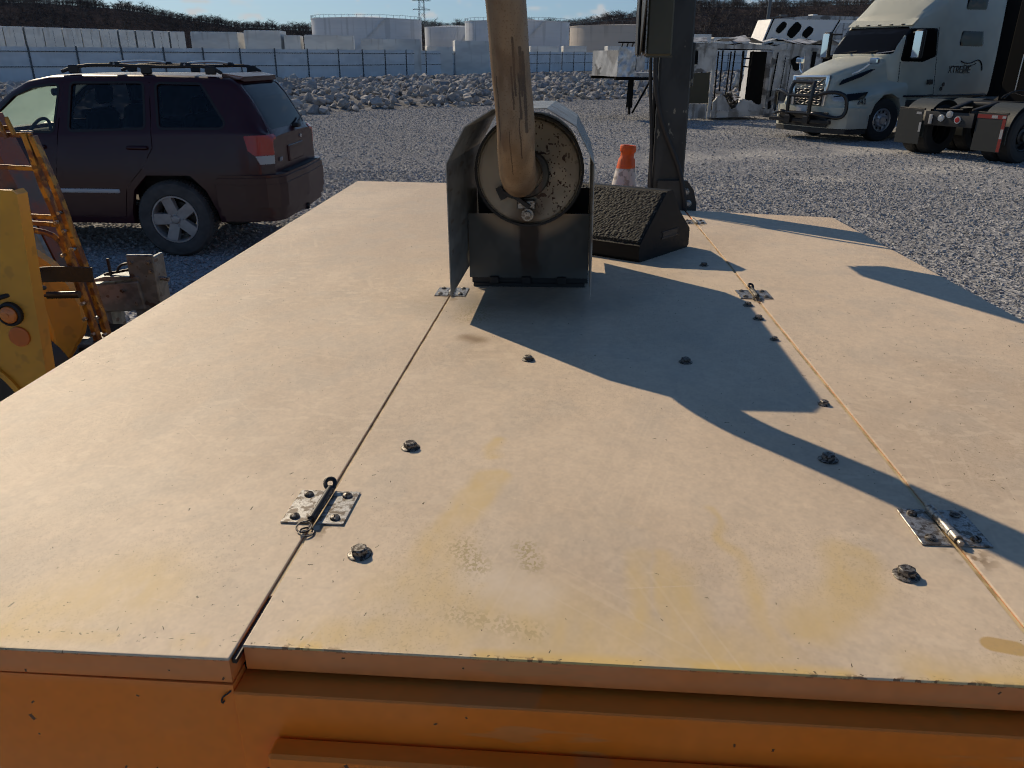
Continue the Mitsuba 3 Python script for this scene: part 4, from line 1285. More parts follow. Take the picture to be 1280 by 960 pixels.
CX = [.09, .13, .20, .30, .40, .47, .6, 1.2, 1.9, 2.2, 2.42, 2.6, 2.9, 3.2, 3.35, 4.1, 4.5, 4.66, 4.72]
CK = kf(CX, zb=[.52, .48, .42, .38, .35, .34, .33, .31, .31, .31, .31, .31, .31, .31, .31, .33, .36, .42, .48],
        wl=[.70, .74, .80, .84, .865, .875, .885, .905, .91, .91, .91, .91, .91, .905, .90, .885, .82, .74, .66],
        wm=[.735, .775, .835, .872, .892, .90, .908, .925, .93, .93, .93, .93, .93, .925, .92, .90, .84, .76, .68],
        wb=[.715, .755, .80, .825, .845, .853, .86, .872, .875, .875, .875, .875, .875, .87, .865, .85, .79, .71, .63],
        zt=[1.14, 1.17, 1.19, 1.20, 1.20, 1.20, 1.20, 1.19, 1.17, 1.16, 1.155, 1.15, 1.13, 1.09, 1.06, 1.0, .94, .88, .82],
        wr=[.64, .64, .645, .645, .645, .645, .65, .665, .665, .66, .65, .645, .64, .66, .72, .70, .64, .56, .5],
        zr=[1.17, 1.215, 1.345, 1.525, 1.655, 1.70, 1.712, 1.725, 1.72, 1.705, 1.665, 1.575, 1.37, 1.155, 1.10, 1.04, .975, .91, .85])


def car_sec(x, ins=0.0):
    g = {n: np.interp(x, *v) for n, v in CK.items()}
    zr = g['zr'] - ins
    zt = min(g['zt'], zr - 0.05)
    zb = g['zb'] + ins
    e = ins
    zc = max(zr - 0.10, zt + 0.012)
    wr = g['wr']
    pts = [(0, zb), (g['wl'] - .12 - e, zb), (g['wl'] - .02 - e, zb + .02), (g['wl'] - e, zb + .07), (g['wm'] - e, .62), (g['wm'] + .004 - e, .74), (g['wm'] - .002 - e, .86), (g['wm'] - .018 - e, 1.0),
           (g['wb'] - e + .008, zt - .03), (g['wb'] - e, zt)]
    z4 = zt + (zc - zt) * np.array([.33, .66, 1.0])
    wtop = wr + 0.035
    for q in (.33, .66, 1.0):
        pts.append((g['wb'] + (wtop - g['wb']) * q - e, zt + (zc - zt) * q))
    pts += [(wr + .010 - e, zr - .050), (wr - .035 - e, zr - .030), (wr - .13 - e, zr - .022), (wr * .5 - e * .5, zr - .018), (0, zr - .016)]
    # keep heights rising
    p = np.array(pts)
    p[:, 1] = np.maximum.accumulate(p[:, 1] + np.arange(len(p)) * 1e-5)
    return p


def loft(xs, secfn):
    rings = []
    for x in xs:
        h = secfn(x)
        full = np.vstack([h, (h * [-1, 1])[1:-1][::-1]])
        rings.append(np.c_[np.full(len(full), x), full])
    n = len(rings[0])
    V = np.vstack(rings)
    F = []
    for i in range(len(rings) - 1):
        for j in range(n):
            p, q = i * n + j, i * n + (j + 1) % n
            F += [[p, q + n, q], [p, p + n, q + n]]
    for ring_i, flip in ((0, False), (len(rings) - 1, True)):
        c = len(V)
        V = np.vstack([V, V[ring_i * n:(ring_i + 1) * n].mean(0)])
        for j in range(n):
            t = [c, ring_i * n + j, ring_i * n + (j + 1) % n]
            F.append(t[::-1] if flip else t)
    m = tm(V, F)
    if m.volume < 0:
        m.invert()
    return m


cxs = np.unique(np.r_[np.linspace(.09, .6, 22), np.linspace(.6, 2.2, 18), np.linspace(2.2, 3.4, 22), np.linspace(3.4, 4.72, 16)])
CAR0 = m3of(loft(cxs, lambda x: car_sec(x)))
CARi = m3of(loft(cxs, lambda x: car_sec(x, 0.010)))
CARi2 = m3of(loft(cxs, lambda x: car_sec(x, 0.016)))
CARo = m3of(loft(cxs, lambda x: car_sec(x, -0.010)))
ixs = np.linspace(.26, 3.02, 40)


def in_sec(x):
    p = car_sec(np.clip(x - 0.07 if x < 1.2 else x + 0.06 if x > 2.2 else x, .09, 4.7), 0.055)
    p[:, 1] = np.maximum(p[:, 1], 0.50 + np.arange(len(p)) * 1e-4)
    return p


CARin = m3of(loft(ixs, in_sec))


def yprism(pts, y0=-1.3, y1=1.3, rnd=0.03):
    P = sg.Polygon(pts)
    if rnd:
        P = P.buffer(-rnd, 6).buffer(rnd, 6)
    m = trimesh.creation.extrude_polygon(P, y1 - y0, engine='earcut')
    m = xf(xz(m), T4(None, (0, y1, 0)))
    return m3of(m)


def xprism(pts, x0, x1, rnd=0.03):
    P = sg.Polygon(pts)
    if rnd:
        P = P.buffer(-rnd, 6).buffer(rnd, 6)
    m = trimesh.creation.extrude_polygon(P, x1 - x0, engine='earcut')      # (y,z) plane
    m = xf(m, T4(np.array([[0, 0, 1], [1, 0, 0], [0, 1, 0]], float), (x0, 0, 0)))
    return m3of(m)


SW = {'quarter': [(1.12, 1.235), (1.15, 1.615), (.74, 1.61), (.50, 1.26), (.56, 1.24)], 'rear': [(1.985, 1.205), (1.965, 1.61), (1.29, 1.618), (1.27, 1.235)],
      'front': [(2.15, 1.195), (2.10, 1.60), (2.36, 1.565), (2.56, 1.49), (2.92, 1.195)]}
sidep = {k_: yprism(v_) for k_, v_ in SW.items()}
rearp = xprism([(-.60, 1.205), (.60, 1.205), (.56, 1.62), (-.56, 1.62)], 0.0, 0.52, 0.05)
windp = xprism([(-.70, 1.155), (.70, 1.155), (.60, 1.625), (-.60, 1.625)], 2.40, 3.30, 0.05)
body = CAR0 - CARin
for k_, v_ in sidep.items():
    body = body - v_
body = body - rearp - windp
for x_ in (1.09, 3.87):
    for s_ in (-1, 1):
        arch_ = [(x_ - .47, .2), (x_ - .44, .45), (x_ - .36, .66), (x_ - .22, .80), (x_ + .20, .80), (x_ + .34, .66), (x_ + .40, .45), (x_ + .42, .2)]
        body = body - (yprism(arch_, .60 if s_ > 0 else -1.3, 1.3 if s_ > 0 else -.60, 0.0))
# door gaps
GAP = []


def gapline(pts, w=0.008):
    return sg.LineString(pts).buffer(w / 2, 3)


shell = CAR0 - CARi
gl = so.unary_union([gapline([(2.10, 1.16), (2.13, .95), (2.20, .6), (2.19, .40)]), gapline([(1.20, 1.21), (1.20, 1.05), (1.32, .86), (1.50, .68), (1.56, .40)]), gapline([(2.05, 1.62), (2.10, 1.16)]), gapline([(1.22, 1.63), (1.20, 1.21)]),
                     gapline([(2.19, .40), (1.56, .40)]), gapline([(3.0, 1.12), (3.02, .8), (3.05, .42)]), gapline([(3.05, .40), (2.19, .40)])])
gm = trimesh.util.concatenate([trimesh.creation.extrude_polygon(q, 2.6, engine='earcut') for q in getattr(gl, 'geoms', [gl])])
gm = xf(xz(gm), T4(None, (0, 1.3, 0)))
body = body - (m3of(gm) ^ shell)
tg = sg.LineString([(-.66, .82), (-.66, 1.12), (-.60, 1.63)]).buffer(.005)
tgm = trimesh.util.concatenate([trimesh.creation.extrude_polygon(q, .6, engine='earcut') for q in (tg, sg.LineString([(.66, .82), (.66, 1.12), (.60, 1.63)]).buffer(.005), sg.LineString([(-.62, 1.10), (.62, 1.10)]).buffer(.004))])
body = body - (m3of(xf(tgm, T4(np.array([[0, 0, 1], [1, 0, 0], [0, 1, 0]], float)))) ^ shell)


def paint_color(p, n, uv):
    k = fbm(p.x * 3, p.y * 3, p.z * 3, 4)
    c = mi.Color3f(0.030, 0.003, 0.007)
    dust = smoothstep(0.95, 0.25, p.z) * 0.22 + 0.04 + 0.12 * smoothstep(0.5, 0.8, k)
    c = mix(c, (0.085, 0.066, 0.070), dust * 0.5 * (0.5 + 0.9 * fbm(p.x * 9, p.y * 9, p.z * 5, 3)))
    return c


bs('mat_maroon', mikit.proc(paint_color), 0.30, clearcoat=0.6, clearcoat_gloss=0.96, specular=0.3)
scene['mat_glass_dark'] = {'type': 'thindielectric', 'int_ior': 1.5, 'specular_transmittance': rgb(0.30, 0.31, 0.34), 'specular_reflectance': rgb(0.45)}
bs('mat_rear_glass', (0.006, 0.009, 0.017), 0.06, specular=0.07)
scene['mat_windscreen'] = {'type': 'blendbsdf', 'weight': 0.4, 'a': {'type': 'thindielectric', 'int_ior': 1.5}, 'b': {'type': 'principledthin', 'base_color': rgb(0.62, 0.78, 0.70), 'diff_trans': 1.6, 'roughness': 0.6}}
scene['mat_glass_green'] = {'type': 'thindielectric', 'int_ior': 1.5, 'specular_transmittance': rgb(0.97, 1.0, 0.98), 'specular_reflectance': rgb(0.45)}
bs('mat_interior', (0.035, 0.034, 0.033), 0.8)
bs('mat_silver', (0.55, 0.55, 0.55), 0.35, 0.8)
bs('mat_silver_plastic', (0.42, 0.42, 0.43), 0.4)
bs('mat_red_lens', (0.34, 0.008, 0.007), 0.15, clearcoat=1.0)
bs('mat_white_lens', (0.36, 0.35, 0.34), 0.2, clearcoat=1.0)


def dusty_tyre(p, n, uv):
    return mix((0.030, 0.030, 0.031), (0.11, 0.105, 0.10), fbm(p.x * 14, p.y * 14, p.z * 14, 3) * 0.9)


def dusty_rim(p, n, uv):
    return mix((0.42, 0.40, 0.39), (0.26, 0.24, 0.23), fbm(p.x * 18, p.y * 18, p.z * 18, 3))


bs('mat_dusty_tyre', mikit.proc(dusty_tyre), 0.85)
bs('mat_dusty_rim', mikit.proc(dusty_rim), 0.45, 0.35)
ca = thing('parked_car', 'dusty dark maroon sport utility car with roof rails parked left of the machine', 'car')


def cput(name, man, mat, smooth=35, parent=None, label=None):
    m = man if isinstance(man, trimesh.Trimesh) else tri(man)
    return obj(name, xf(m, CM), mat, parent or ca, smooth, label)


cput('body', body, 'mat_maroon', 28)
pane = CARi - CARi2
for k_, v_ in sidep.items():
    for s_ in (1, -1):
        half = yprism([(-1, 0), (6, 0), (6, 3), (-1, 3)], 0.02 if s_ > 0 else -1.3, 1.3 if s_ > 0 else -0.02, 0)
        cput('side_window', (pane ^ v_) ^ half, 'mat_glass_green' if k_ == 'front' else 'mat_glass_dark', 30)
cput('rear_window', pane ^ rearp, 'mat_rear_glass', 0)
cput('windshield', pane ^ windp, 'mat_windscreen', 30)
# grey seals round the windows
for k_, v_ in SW.items():
    P = sg.Polygon(v_).buffer(-.03, 6).buffer(.03, 6)
    R_ = P.buffer(0.022).difference(P.buffer(0.002))
    m = xf(xz(trimesh.creation.extrude_polygon(R_, 2.6, engine='earcut')), T4(None, (0, 1.3, 0)))
    ring3 = m3of(m) ^ (m3of(loft(cxs, lambda x: car_sec(x, -0.003))) - CARi)
    cput('window_trim', ring3 ^ yprism([(-1, 0), (6, 0), (6, 3), (-1, 3)], 0.3, 1.3, 0), 'mat_rubber', 30)
# bumper
bp = [(.0, -.70), (-.005, -.4), (-.02, 0), (-.005, .4), (.0, .70), (.04, .82), (.14, .90), (.34, .925), (.62, .93), (.62, .80), (.3, .80), (.12, .7), (.12, -.7), (.3, -.80), (.62, -.80), (.62, -.93), (.34, -.925), (.14, -.90), (.04, -.82)]
bpP = sg.Polygon(bp).buffer(.01).buffer(-.01)
slabs = []
for z0, z1, off in ((.36, .42, -.035), (.42, .50, -.010), (.50, .58, .004), (.58, .72, .008), (.72, .78, .0), (.78, .805, -.014)):
    q = bpP.buffer(off)
    m = trimesh.creation.extrude_polygon(max(getattr(q, 'geoms', [q]), key=lambda s: s.area), z1 - z0, engine='earcut')
    m.apply_translation((0, 0, z0))
    slabs.append(m3of(m))
bman = slabs[0]
for s_ in slabs[1:]:
    bman = bman + s_
for s_ in (-1, 1):
    bman = bman - yprism([(1.09 - .47, .2), (1.09 - .44, .45), (1.09 - .36, .66), (1.09 - .2, .82), (1.5, .82), (1.5, .2)], .55 if s_ > 0 else -1.3, 1.3 if s_ > 0 else -.55, 0)
cput('bumper', bman, 'mat_maroon', 40, label='wide maroon rear bumper with dust')
cput('bumper_step', box((.012, -.55, .802), (.11, .55, .812)), 'mat_rubber', 0)
# lamps wrapped round the corners
lampbox = yprism([(.02, .98), (.02, 1.175), (.33, 1.165), (.30, 1.03), (.24, .98)], .50, 1.2, 0.01)
revbox = yprism([(.02, .90), (.02, .978), (.238, .978), (.20, .90)], .50, 1.2, 0.0)
for s_ in (1, -1):
    for nm, bx2, mt in (('tail_lamp', lampbox, 'mat_red_lens'), ('reverse_lamp', revbox, 'mat_white_lens')):
        q = (CARo - CARi) ^ bx2 ^ xprism([(.62, .8), (1.2, .8), (1.2, 1.3), (.62, 1.3)], -.1, .6, 0)
        if s_ < 0:
            q = q.mirror((0, 1, 0))
        cput(nm, q, mt, 30)
# tailgate details
cput('spoiler', trimesh.convex.convex_hull(np.array([(.375, y, z) for y in (-.50, .50) for z in (1.64, 1.685)] + [(.40, y, 1.66) for y in (-.58, .58)] + [(.56, y, z) for y in (-.58, .58) for z in (1.66, 1.716)])), 'mat_maroon', 30)
cput('wiper', cat(tube(spline([(.085, -.12, 1.215), (.11, -.30, 1.235), (.14, -.52, 1.275)], 10), .010, 8), box((.05, -.16, 1.18), (.12, -.06, 1.225), .01)), 'mat_rubber', 30)
cput('badge', xf(lathe([(0, 0), (.035, 0), (.035, .008), (0, .01)], 20, 'x'), T4(np.diag([-1, 1, .5]) @ np.eye(3), (.088, -.22, 1.085))), 'mat_silver', 30)
tx4 = meshkit.text_mesh('4X4', 0.038, 0.004, True)
tx4 = xf(tx4, T4(np.array([[0, 0, -1], [-1, 0, 0], [0, 1, 0]], float), (.082, .60, .905)))
cput('lettering', tx4, 'mat_silver', 0, label='4X4 lettering on the tailgate')
cput('plate_recess', box((.074, -.27, .87), (.10, .27, 1.03), .01), 'mat_maroon', 0)
# trim, handles, mirrors, rails
for s_ in (1, -1):
    for x0, x1 in ((1.57, 2.16), (2.22, 2.98)):
        m = box((x0, .915, .628), (x1, .942, .668), .008)
        cput('side_trim', m if s_ > 0 else xf(m, T4(np.diag([1, -1, 1.0]))), 'mat_silver_plastic', 0)
    for x0 in (1.24, 2.22):
        m = box((x0, .885, 1.035), (x0 + .20, .935, 1.07), .012)
        cput('door_handle', m if s_ > 0 else xf(m, T4(np.diag([1, -1, 1.0]))), 'mat_maroon', 0)
    m = cat(box((2.70, .90, 1.12), (2.84, 1.08, 1.29), .03), bar((2.77, .85, 1.17), (2.77, .93, 1.17), .06, .05))
    cput('side_mirror', m if s_ > 0 else xf(m, T4(np.diag([1, -1, 1.0]))), 'mat_maroon', 30)
    y = .585 * s_
    rail = spline([(.56, y, 1.715), (.68, y, 1.765), (.9, y, 1.772), (1.5, y, 1.775), (1.95, y, 1.758), (2.10, y, 1.715)], 30)
    cput('roof_rail', cat(tube(rail, .016, 10), *[box((x_ - .05, y - .02, 1.70), (x_ + .05, y + .02, 1.775), .01) for x_ in (.66, 1.28, 1.98)]), 'mat_rubber', 40)
for x_ in (.90, 1.58):
    cb_ = spline([(x_, -.60, 1.785), (x_, -.45, 1.800), (x_, 0, 1.812), (x_, .45, 1.800), (x_, .60, 1.785)], 20)
    cput('cross_bar', tube(cb_, .013, 10), 'mat_silver', True)
    for s_ in (1, -1):
        cput('rail_foot', box((x_ - .05, .56 * s_ - .035, 1.765), (x_ + .05, .56 * s_ + .035, 1.806), .01), 'mat_rubber', 0)
# wheels
def star_wheel(x, s):
    R_ = .372
    w = numfast(ca + '__wheel')
    M0 = CM @ T4(None, (x, .80 * s, R_)) @ (np.eye(4) if s > 0 else np.diag([1, -1, 1, 1.0]))
    tyre = lathe([(.225, .085), (.24, .105), (.30, .118), (.345, .105), (.368, .075), (R_, .03), (R_, -.06), (.35, -.11), (.24, -.11)], 56, 'y')
    bars = []
    for i in range(72):
        a = i * 2 * math.pi / 72
        for yy in (-.05, .0, .05):
            bars.append(xf(box((-.010, yy - .018, R_ - .012), (.010, yy + .018, R_ + .003)), T4(roty(a + (.04 if yy == 0 else 0)))))
    tyre = xf(cat(tyre, *bars), M0)
    rim = lathe([(.235, .085), (.228, .098), (.215, .098), (.207, .070), (.205, -.08), (.235, -.10)], 56, 'y')
    spk = []
    for i in range(5):
        a = i * 2 * math.pi / 5 + .32
        pts = [(q * sx, yy, zz) for q, zz, yy in ((.050, .05, .074), (.044, .13, .080), (.052, .215, .088)) for sx in (-1, 1)] + [(q * sx, .035, zz) for q, zz in ((.055, .05), (.06, .215)) for sx in (-1, 1)]
        spk.append(xf(trimesh.convex.convex_hull(np.array(pts)), T4(roty(a))))
        h_ = xf(lathe([(0, .06), (.011, .06), (.011, .082), (0, .086)], 8, 'y'), T4(roty(a + .628)) @ T4(None, (0, 0, .062)))
        spk.append(h_)
    hub = lathe([(.085, .03), (.082, .070), (.045, .074), (.034, .088), (0, .090)], 30, 'y')
    brake = lathe([(.0, -.01), (.16, -.01), (.16, -.03), (0, -.03)], 40, 'y')
    for m, mt, nm in ((tyre, 'mat_dusty_tyre', 'tyre'), (xf(cat(rim, hub, *spk), M0), 'mat_dusty_rim', 'rim'), (xf(brake, M0), 'mat_dark_steel', 'brake_disc')):
        if s < 0:
            m.invert()
        obj(nm, m, mt, w, 35)


for x_ in (1.09, 3.87):
    for s_ in (1, -1):
        star_wheel(x_, s_)
cput('underbody', cat(box((.35, -.6, .30), (4.4, .6, .42)), box((.4, -.75, .36), (.62, .75, .5))), 'mat_black', 0)
for x_ in (1.09, 3.87):
    for s_ in (-1, 1):
        cput('wheel_well', box((x_ - .48, s_ * .56 - .02, .3), (x_ + .48, s_ * .56 + .02, .9)), 'mat_black', 0)
cput('tow_hitch', cat(box((.0, -.03, .34), (.3, .03, .40)), tube([(.02, 0, .40), (.02, 0, .43)], .02, 8)), 'mat_black', 0)
# cabin
st = []
for y in (-.38, .38):
    st += [box((2.0, y - .24, .6), (2.5, y + .24, .82), .05), xf(box((-.07, -.24, 0), (.07, .24, .62), .05), T4(roty(-.25), (2.02, y, .78))), xf(box((-.04, -.12, .0), (.05, .12, .18), .03), T4(roty(-.2), (1.85, y, 1.42)))]
st += [box((1.05, -.62, .6), (1.5, .62, .82), .05), xf(box((-.07, -.62, 0), (.07, .62, .58), .05), T4(roty(-.25), (1.06, 0, .78)))]
for y in (-.42, .42):
    st.append(xf(box((-.04, -.12, .0), (.05, .12, .16), .03), T4(roty(-.2), (.90, y, 1.34))))
cput('seats', cat(*st), 'mat_interior', 0)
cput('dashboard', box((2.75, -.78, .75), (3.02, .78, 1.13), .05), 'mat_interior', 0)
th_ = np.linspace(0, 6.2832, 36)
whl = tube(np.c_[np.zeros(36), .185 * np.cos(th_), .185 * np.sin(th_)], .016, 8)
cput('steering_wheel', xf(cat(whl, box((-.02, -.17, -.025), (.02, .17, .025)), box((-.03, -.06, -.06), (.02, .06, .06), .02)), T4(roty(-.4), (2.58, .38, 1.10))), 'mat_interior', 30)
cput('cabin_mirror', box((2.42, -.02, 1.48), (2.46, .24, 1.55), .015), 'mat_rubber', 0)
# ------------------------------------------------------------------ burnt camper trailer
def char_color(p, n, uv):
    k = fbm(p.x * 3.0, p.y * 3.0, p.z * 2.2, 4)
    s = noise(p.x * 9 + p.y * 2.5, p.y * 2, p.z * 0.8)
    c = mix((0.50, 0.51, 0.52), (0.30, 0.31, 0.32), smoothstep(0.35, 0.65, k))
    c = mix(c, (0.045, 0.045, 0.047), smoothstep(0.56, 0.68, fbm(p.x * 1.7 + 5, p.y * 1.7, p.z * 2.6, 4)) * 0.85)
    return mix(c, (0.12, 0.11, 0.10), smoothstep(0.62, 0.75, s) * 0.6)


def foil_color(p, n, uv):
    k = fbm(p.x * 5, p.y * 5, p.z * 5, 4)
    return mix((0.66, 0.70, 0.74), (0.42, 0.46, 0.50), smoothstep(0.3, 0.7, k))


def foil_bump(p, n, uv):
    return fbm(p.x * 5, p.y * 5, p.z * 4, 4) * 0.12


def ash_color(p, n, uv):
    k = fbm(p.x * 8, p.y * 8, p.z * 8, 4)
    return mix((0.035, 0.033, 0.030), (0.16, 0.14, 0.11), smoothstep(0.45, 0.7, k))


bs('mat_burnt_skin', mikit.proc(char_color), 0.5, 0.2)
bs('mat_foil', mikit.proc(foil_color), 0.35, 0.3, bump=(foil_bump, 1.0, 1e-2))
bs('mat_ash', mikit.proc(ash_color), 0.9)
bs('mat_rv_door', (0.050, 0.046, 0.028), 0.6)
bs('mat_char', (0.010, 0.010, 0.010), 0.9, specular=0.05)
RD = np.array([0.9627, 0.2708, 0])
RN = np.array([-0.2708, 0.9627, 0])
RM = T4(np.array([RD, RN, [0, 0, 1]]).T, (6.14, 27.95, 0))
rv = thing('burnt_camper', 'burnt-out grey camper trailer with open gutted side behind the mast', 'trailer')


def rput(name, m, mat, smooth=False, label=None, parent=None):
    return obj(name, xf(m, RM), mat, parent or rv, smooth, label)


Wd = 2.3
# side sheet facing the camera in pieces, with the burnt-out opening
def sheet(pts, y0, th=0.03):
    return xf(xz(poly_ex(pts, th)), T4(None, (0, y0 + th, 0)))


rr = np.random.default_rng(5)


def ragged(x0, z0, x1, z1, n, a):
    t = np.linspace(0, 1, n)
    d = rr.normal(0, a, n)
    d[0] = d[-1] = 0
    return [(x0 + (x1 - x0) * q + (d[i] if abs(z1 - z0) > abs(x1 - x0) else 0), z0 + (z1 - z0) * q + (d[i] if abs(z1 - z0) <= abs(x1 - x0) else 0)) for i, q in enumerate(t)]


# gooseneck
obj_f = sheet([(-2.95, 1.42), (-2.88, 2.22)] + ragged(-2.88, 2.30, -2.30, 2.30, 6, 0.03) + [(-2.30, 1.40)], 0.0)
g_ = np.linspace(0, 1, 20)
cr = []
nyy, nzz = 24, 16
for i in range(nyy):
    for j in range(nzz):
        x_ = -2.95 + 0.62 * i / (nyy - 1)
        z_ = 1.40 + 0.9 * j / (nzz - 1)
        cr.append((x_, -0.05 - 0.10 * meshkit.noise(np.array([x_ * 7, z_ * 5, 1.0])) - 0.05 * meshkit.noise(np.array([x_ * 17, z_ * 9, 3.0])), z_))
crf = np.array([[i * nzz + j, (i + 1) * nzz + j, (i + 1) * nzz + j + 1, i * nzz + j + 1] for i in range(nyy - 1) for j in range(nzz - 1)])
rput('crumpled_sheet', tm(cr, np.vstack([crf[:, [0, 1, 2]], crf[:, [0, 2, 3]]])), 'mat_foil', True, 'crumpled pale blue metal sheet over the raised nose')
rput('nose_shell', cat(box((-2.9, 0.02, 1.40), (-2.3, Wd, 2.2)), box((-2.30, 0.05, 1.38), (-0.5, Wd, 1.52)), box((-2.2, 0.1, 1.60), (-1.9, 1.2, 2.05))), 'mat_burnt_skin')
rput('nose_frame', cat(box((-2.95, -0.02, 1.30), (-0.45, 0.12, 1.39)), box((-2.95, Wd - .1, 1.30), (-0.45, Wd, 1.39)), *[bar((-2.7 + i * 0.18, 0.3, 2.22), (-2.62 + i * 0.18, 0.3, 2.45), 0.03, 0.03) for i in range(4)], bar((-2.8, 0.3, 2.44), (-2.0, 0.3, 2.44), 0.04, 0.04)), 'mat_char')
rput('landing_gear', cat(box((-2.32, 0.25, 0.42), (-2.18, 0.40, 1.30)), box((-2.28, 0.28, 0.2), (-2.22, 0.37, 0.5)), bar((-1.55, 0.3, 1.3), (-2.15, 0.3, 0.25), 0.05, 0.05), tube([(-2.36, 0.3, 1.2), (-2.38, 0.3, 0.3)], 0.012, 6)), 'mat_char')
# main body skins
rput('side_skin', sheet([(-0.46, 1.74), (-0.46, 2.38), (0.56, 2.38), (0.56, 1.62), (0.50, 1.72)] , 0.0), 'mat_burnt_skin')
rput('small_window', sheet([(-0.36, 1.80), (-0.36, 2.22), (-0.05, 2.22), (-0.02, 1.80)], -0.012, 0.01), 'mat_char')
rput('belly_skin', sheet([(-0.46, 1.50), (0.50, 1.60), (0.56, 1.73), (-0.46, 1.73)], -0.02), 'mat_burnt_skin')
rput('side_door', sheet([(-0.40, 0.56), (-0.44, 1.50), (0.46, 1.56), (0.50, 0.58)], -0.03), 'mat_rv_door', label='dark olive panel hanging below the camper side')
rput('post', sheet([(0.52, 0.05), (0.54, 2.36), (0.66, 2.36), (0.64, 0.05)], -0.01), 'mat_burnt_skin')
rput('lower_skin', sheet([(-0.42, 0.07), (-0.42, 0.55), (0.48, 0.55), (0.50, 0.07)], 0.0), 'mat_burnt_skin')
rput('sill', cat(sheet([(0.66, 0.08), (0.66, 0.32), (2.76, 0.38), (2.76, 0.16)], -0.03), box((0.60, -0.06, 0.28), (2.78, 0.04, 0.33))), 'mat_burnt_skin')
rput('floor_slab', box((0.66, 0.05, 0.28), (2.8, Wd, 0.40)), 'mat_char')
lowr = [(0.70, 0.33)] + [(0.70 + 1.95 * i / 13, 0.62 + 0.22 * math.sin(i * 0.9) * (1 if i < 8 else .4) + rr.normal(0, 0.03)) for i in range(14)] + [(2.68, 0.36)]
rput('torn_skin', sheet(lowr, 0.0), 'mat_burnt_skin')
# heap of debris inside
for i in range(60):
    x_, y_ = rr.uniform(0.8, 2.2), rr.uniform(0.15, 0.8)
    z_ = 0.45 + rr.random() ** 2 * 0.45 * (1 - abs(x_ - 1.4) / 1.2)
    d = rr.normal(0, 1, 3) * np.array([1, .7, .5])
    d /= np.linalg.norm(d)
    L = rr.uniform(0.06, 0.2)
    if i == 0:
        heap = []
    heap.append(bar(np.array([x_, y_, z_]) - d * L, np.array([x_, y_, z_]) + d * L, rr.uniform(.03, .12), rr.uniform(.01, .05), (0.3, 0.2, 1)))
k = rput('debris', cat(*heap, box((0.75, 0.2, 0.38), (2.2, 0.9, 0.52))), 'mat_ash')
labels[k] = {'kind': 'stuff', 'label': 'charred debris heaped in the open camper side'}
rput('chair_back', xf(box((-.16, -.06, 0), (.16, .06, .5), .05), T4(roty(.2), (1.86, 0.55, 1.05))), 'mat_foil', label='pale burnt cushion standing in the opening')
for i, (xa, za, xb, zb, w_) in enumerate(((0.92, 0.95, 0.90, 2.24, .035), (1.33, 0.95, 1.36, 2.24, .035), (1.70, 0.95, 1.68, 2.24, .09), (2.02, 1.0, 2.05, 2.24, .03), (1.70, 2.0, 2.03, 2.0, .03), (1.70, 1.75, 2.03, 1.72, .03))):
    rput('stud', bar((xa, 0.04, za), (xb, 0.04, zb), w_, 0.04), 'mat_char')
for i, (xa, xb) in enumerate(((0.95, 0.98), (1.42, 1.36), (2.0, 1.98), (2.45, 2.5))):
    rput('far_stud', bar((xa, Wd - 0.05, 0.4), (xb, Wd - 0.05, 2.24), .04, .04), 'mat_char')
rput('top_rail', cat(sheet([(-0.46, 2.30)] + [(-0.46 + 6.6 * i / 20, 2.46 + rr.normal(0, .022)) for i in range(21)] + [(6.14, 2.26)], -0.03)), 'mat_burnt_skin')
rput('roof_beam', cat(bar((-0.4, Wd - .05, 2.34), (6.2, Wd - .05, 2.36), .06, .12), *[bar((-0.3 + i * .62, 0, 2.44 + rr.normal(0, .03)), (-0.25 + i * .62, Wd, 2.44 + rr.normal(0, .03)), .04, .04) for i in range(11)]), 'mat_char')
rput('torn_roof', cat(*[xf(box((-.28, -.3, 0), (.28, .5, .008)), T4(rotz(rr.uniform(-.5, .5)) @ rotx(rr.normal(0, .16)) @ roty(rr.normal(0, .12)), (0.1 + i * .52, 0.3, 2.50 + rr.uniform(0, .08)))) for i in range(11)]), 'mat_burnt_skin')
rput('dark_doorway', box((2.06, 0.2, 0.42), (2.70, 0.24, 2.22)), 'mat_char')
rput('end_skin', sheet([(2.76, 0.10), (2.80, 2.32), (4.05, 2.32), (4.0, 0.10)], 0.0), 'mat_burnt_skin')
rput('end_skin', sheet([(4.06, 0.10), (4.10, 2.32), (6.2, 2.30), (6.2, 0.10)], 0.01), 'mat_burnt_skin')
for x0, z0, x1, z1, w_ in ((2.88, 0.75, 2.98, 2.2, .06), (3.22, .5, 3.3, 2.1, .03), (3.48, .4, 3.55, 2.0, .03)):
    rput('burn_slot', bar((x0, -0.036, z0), (x1, -0.036, z1), w_, .01), 'mat_char')
hole_ = sg.Point(0, 0).buffer(.2, 8)
rput('burn_hole', sheet([(3.78 + .20 * math.cos(a) * (1 + .2 * math.sin(3 * a)), 1.86 + .24 * math.sin(a)) for a in np.linspace(0, 6.28, 20)[:-1]], -0.03, .01), 'mat_char')
rput('burn_hole', sheet([(4.34, 1.72), (4.36, 2.24), (4.52, 2.24), (4.50, 1.72)], -0.02, .01), 'mat_char')
rput('burn_hole', sheet([(4.80, 1.80), (4.84, 2.12), (5.2, 2.14), (5.25, 1.85), (5.0, 1.78)], -0.02, .01), 'mat_char')
rput('burn_hole', sheet([(2.86, .35), (2.84, .60), (2.94, .66), (2.98, .4)], -0.03, .01), 'mat_char')
rput('far_wall', box((3.4, Wd - .03, 0.3), (6.2, Wd, 2.25)), 'mat_burnt_skin')

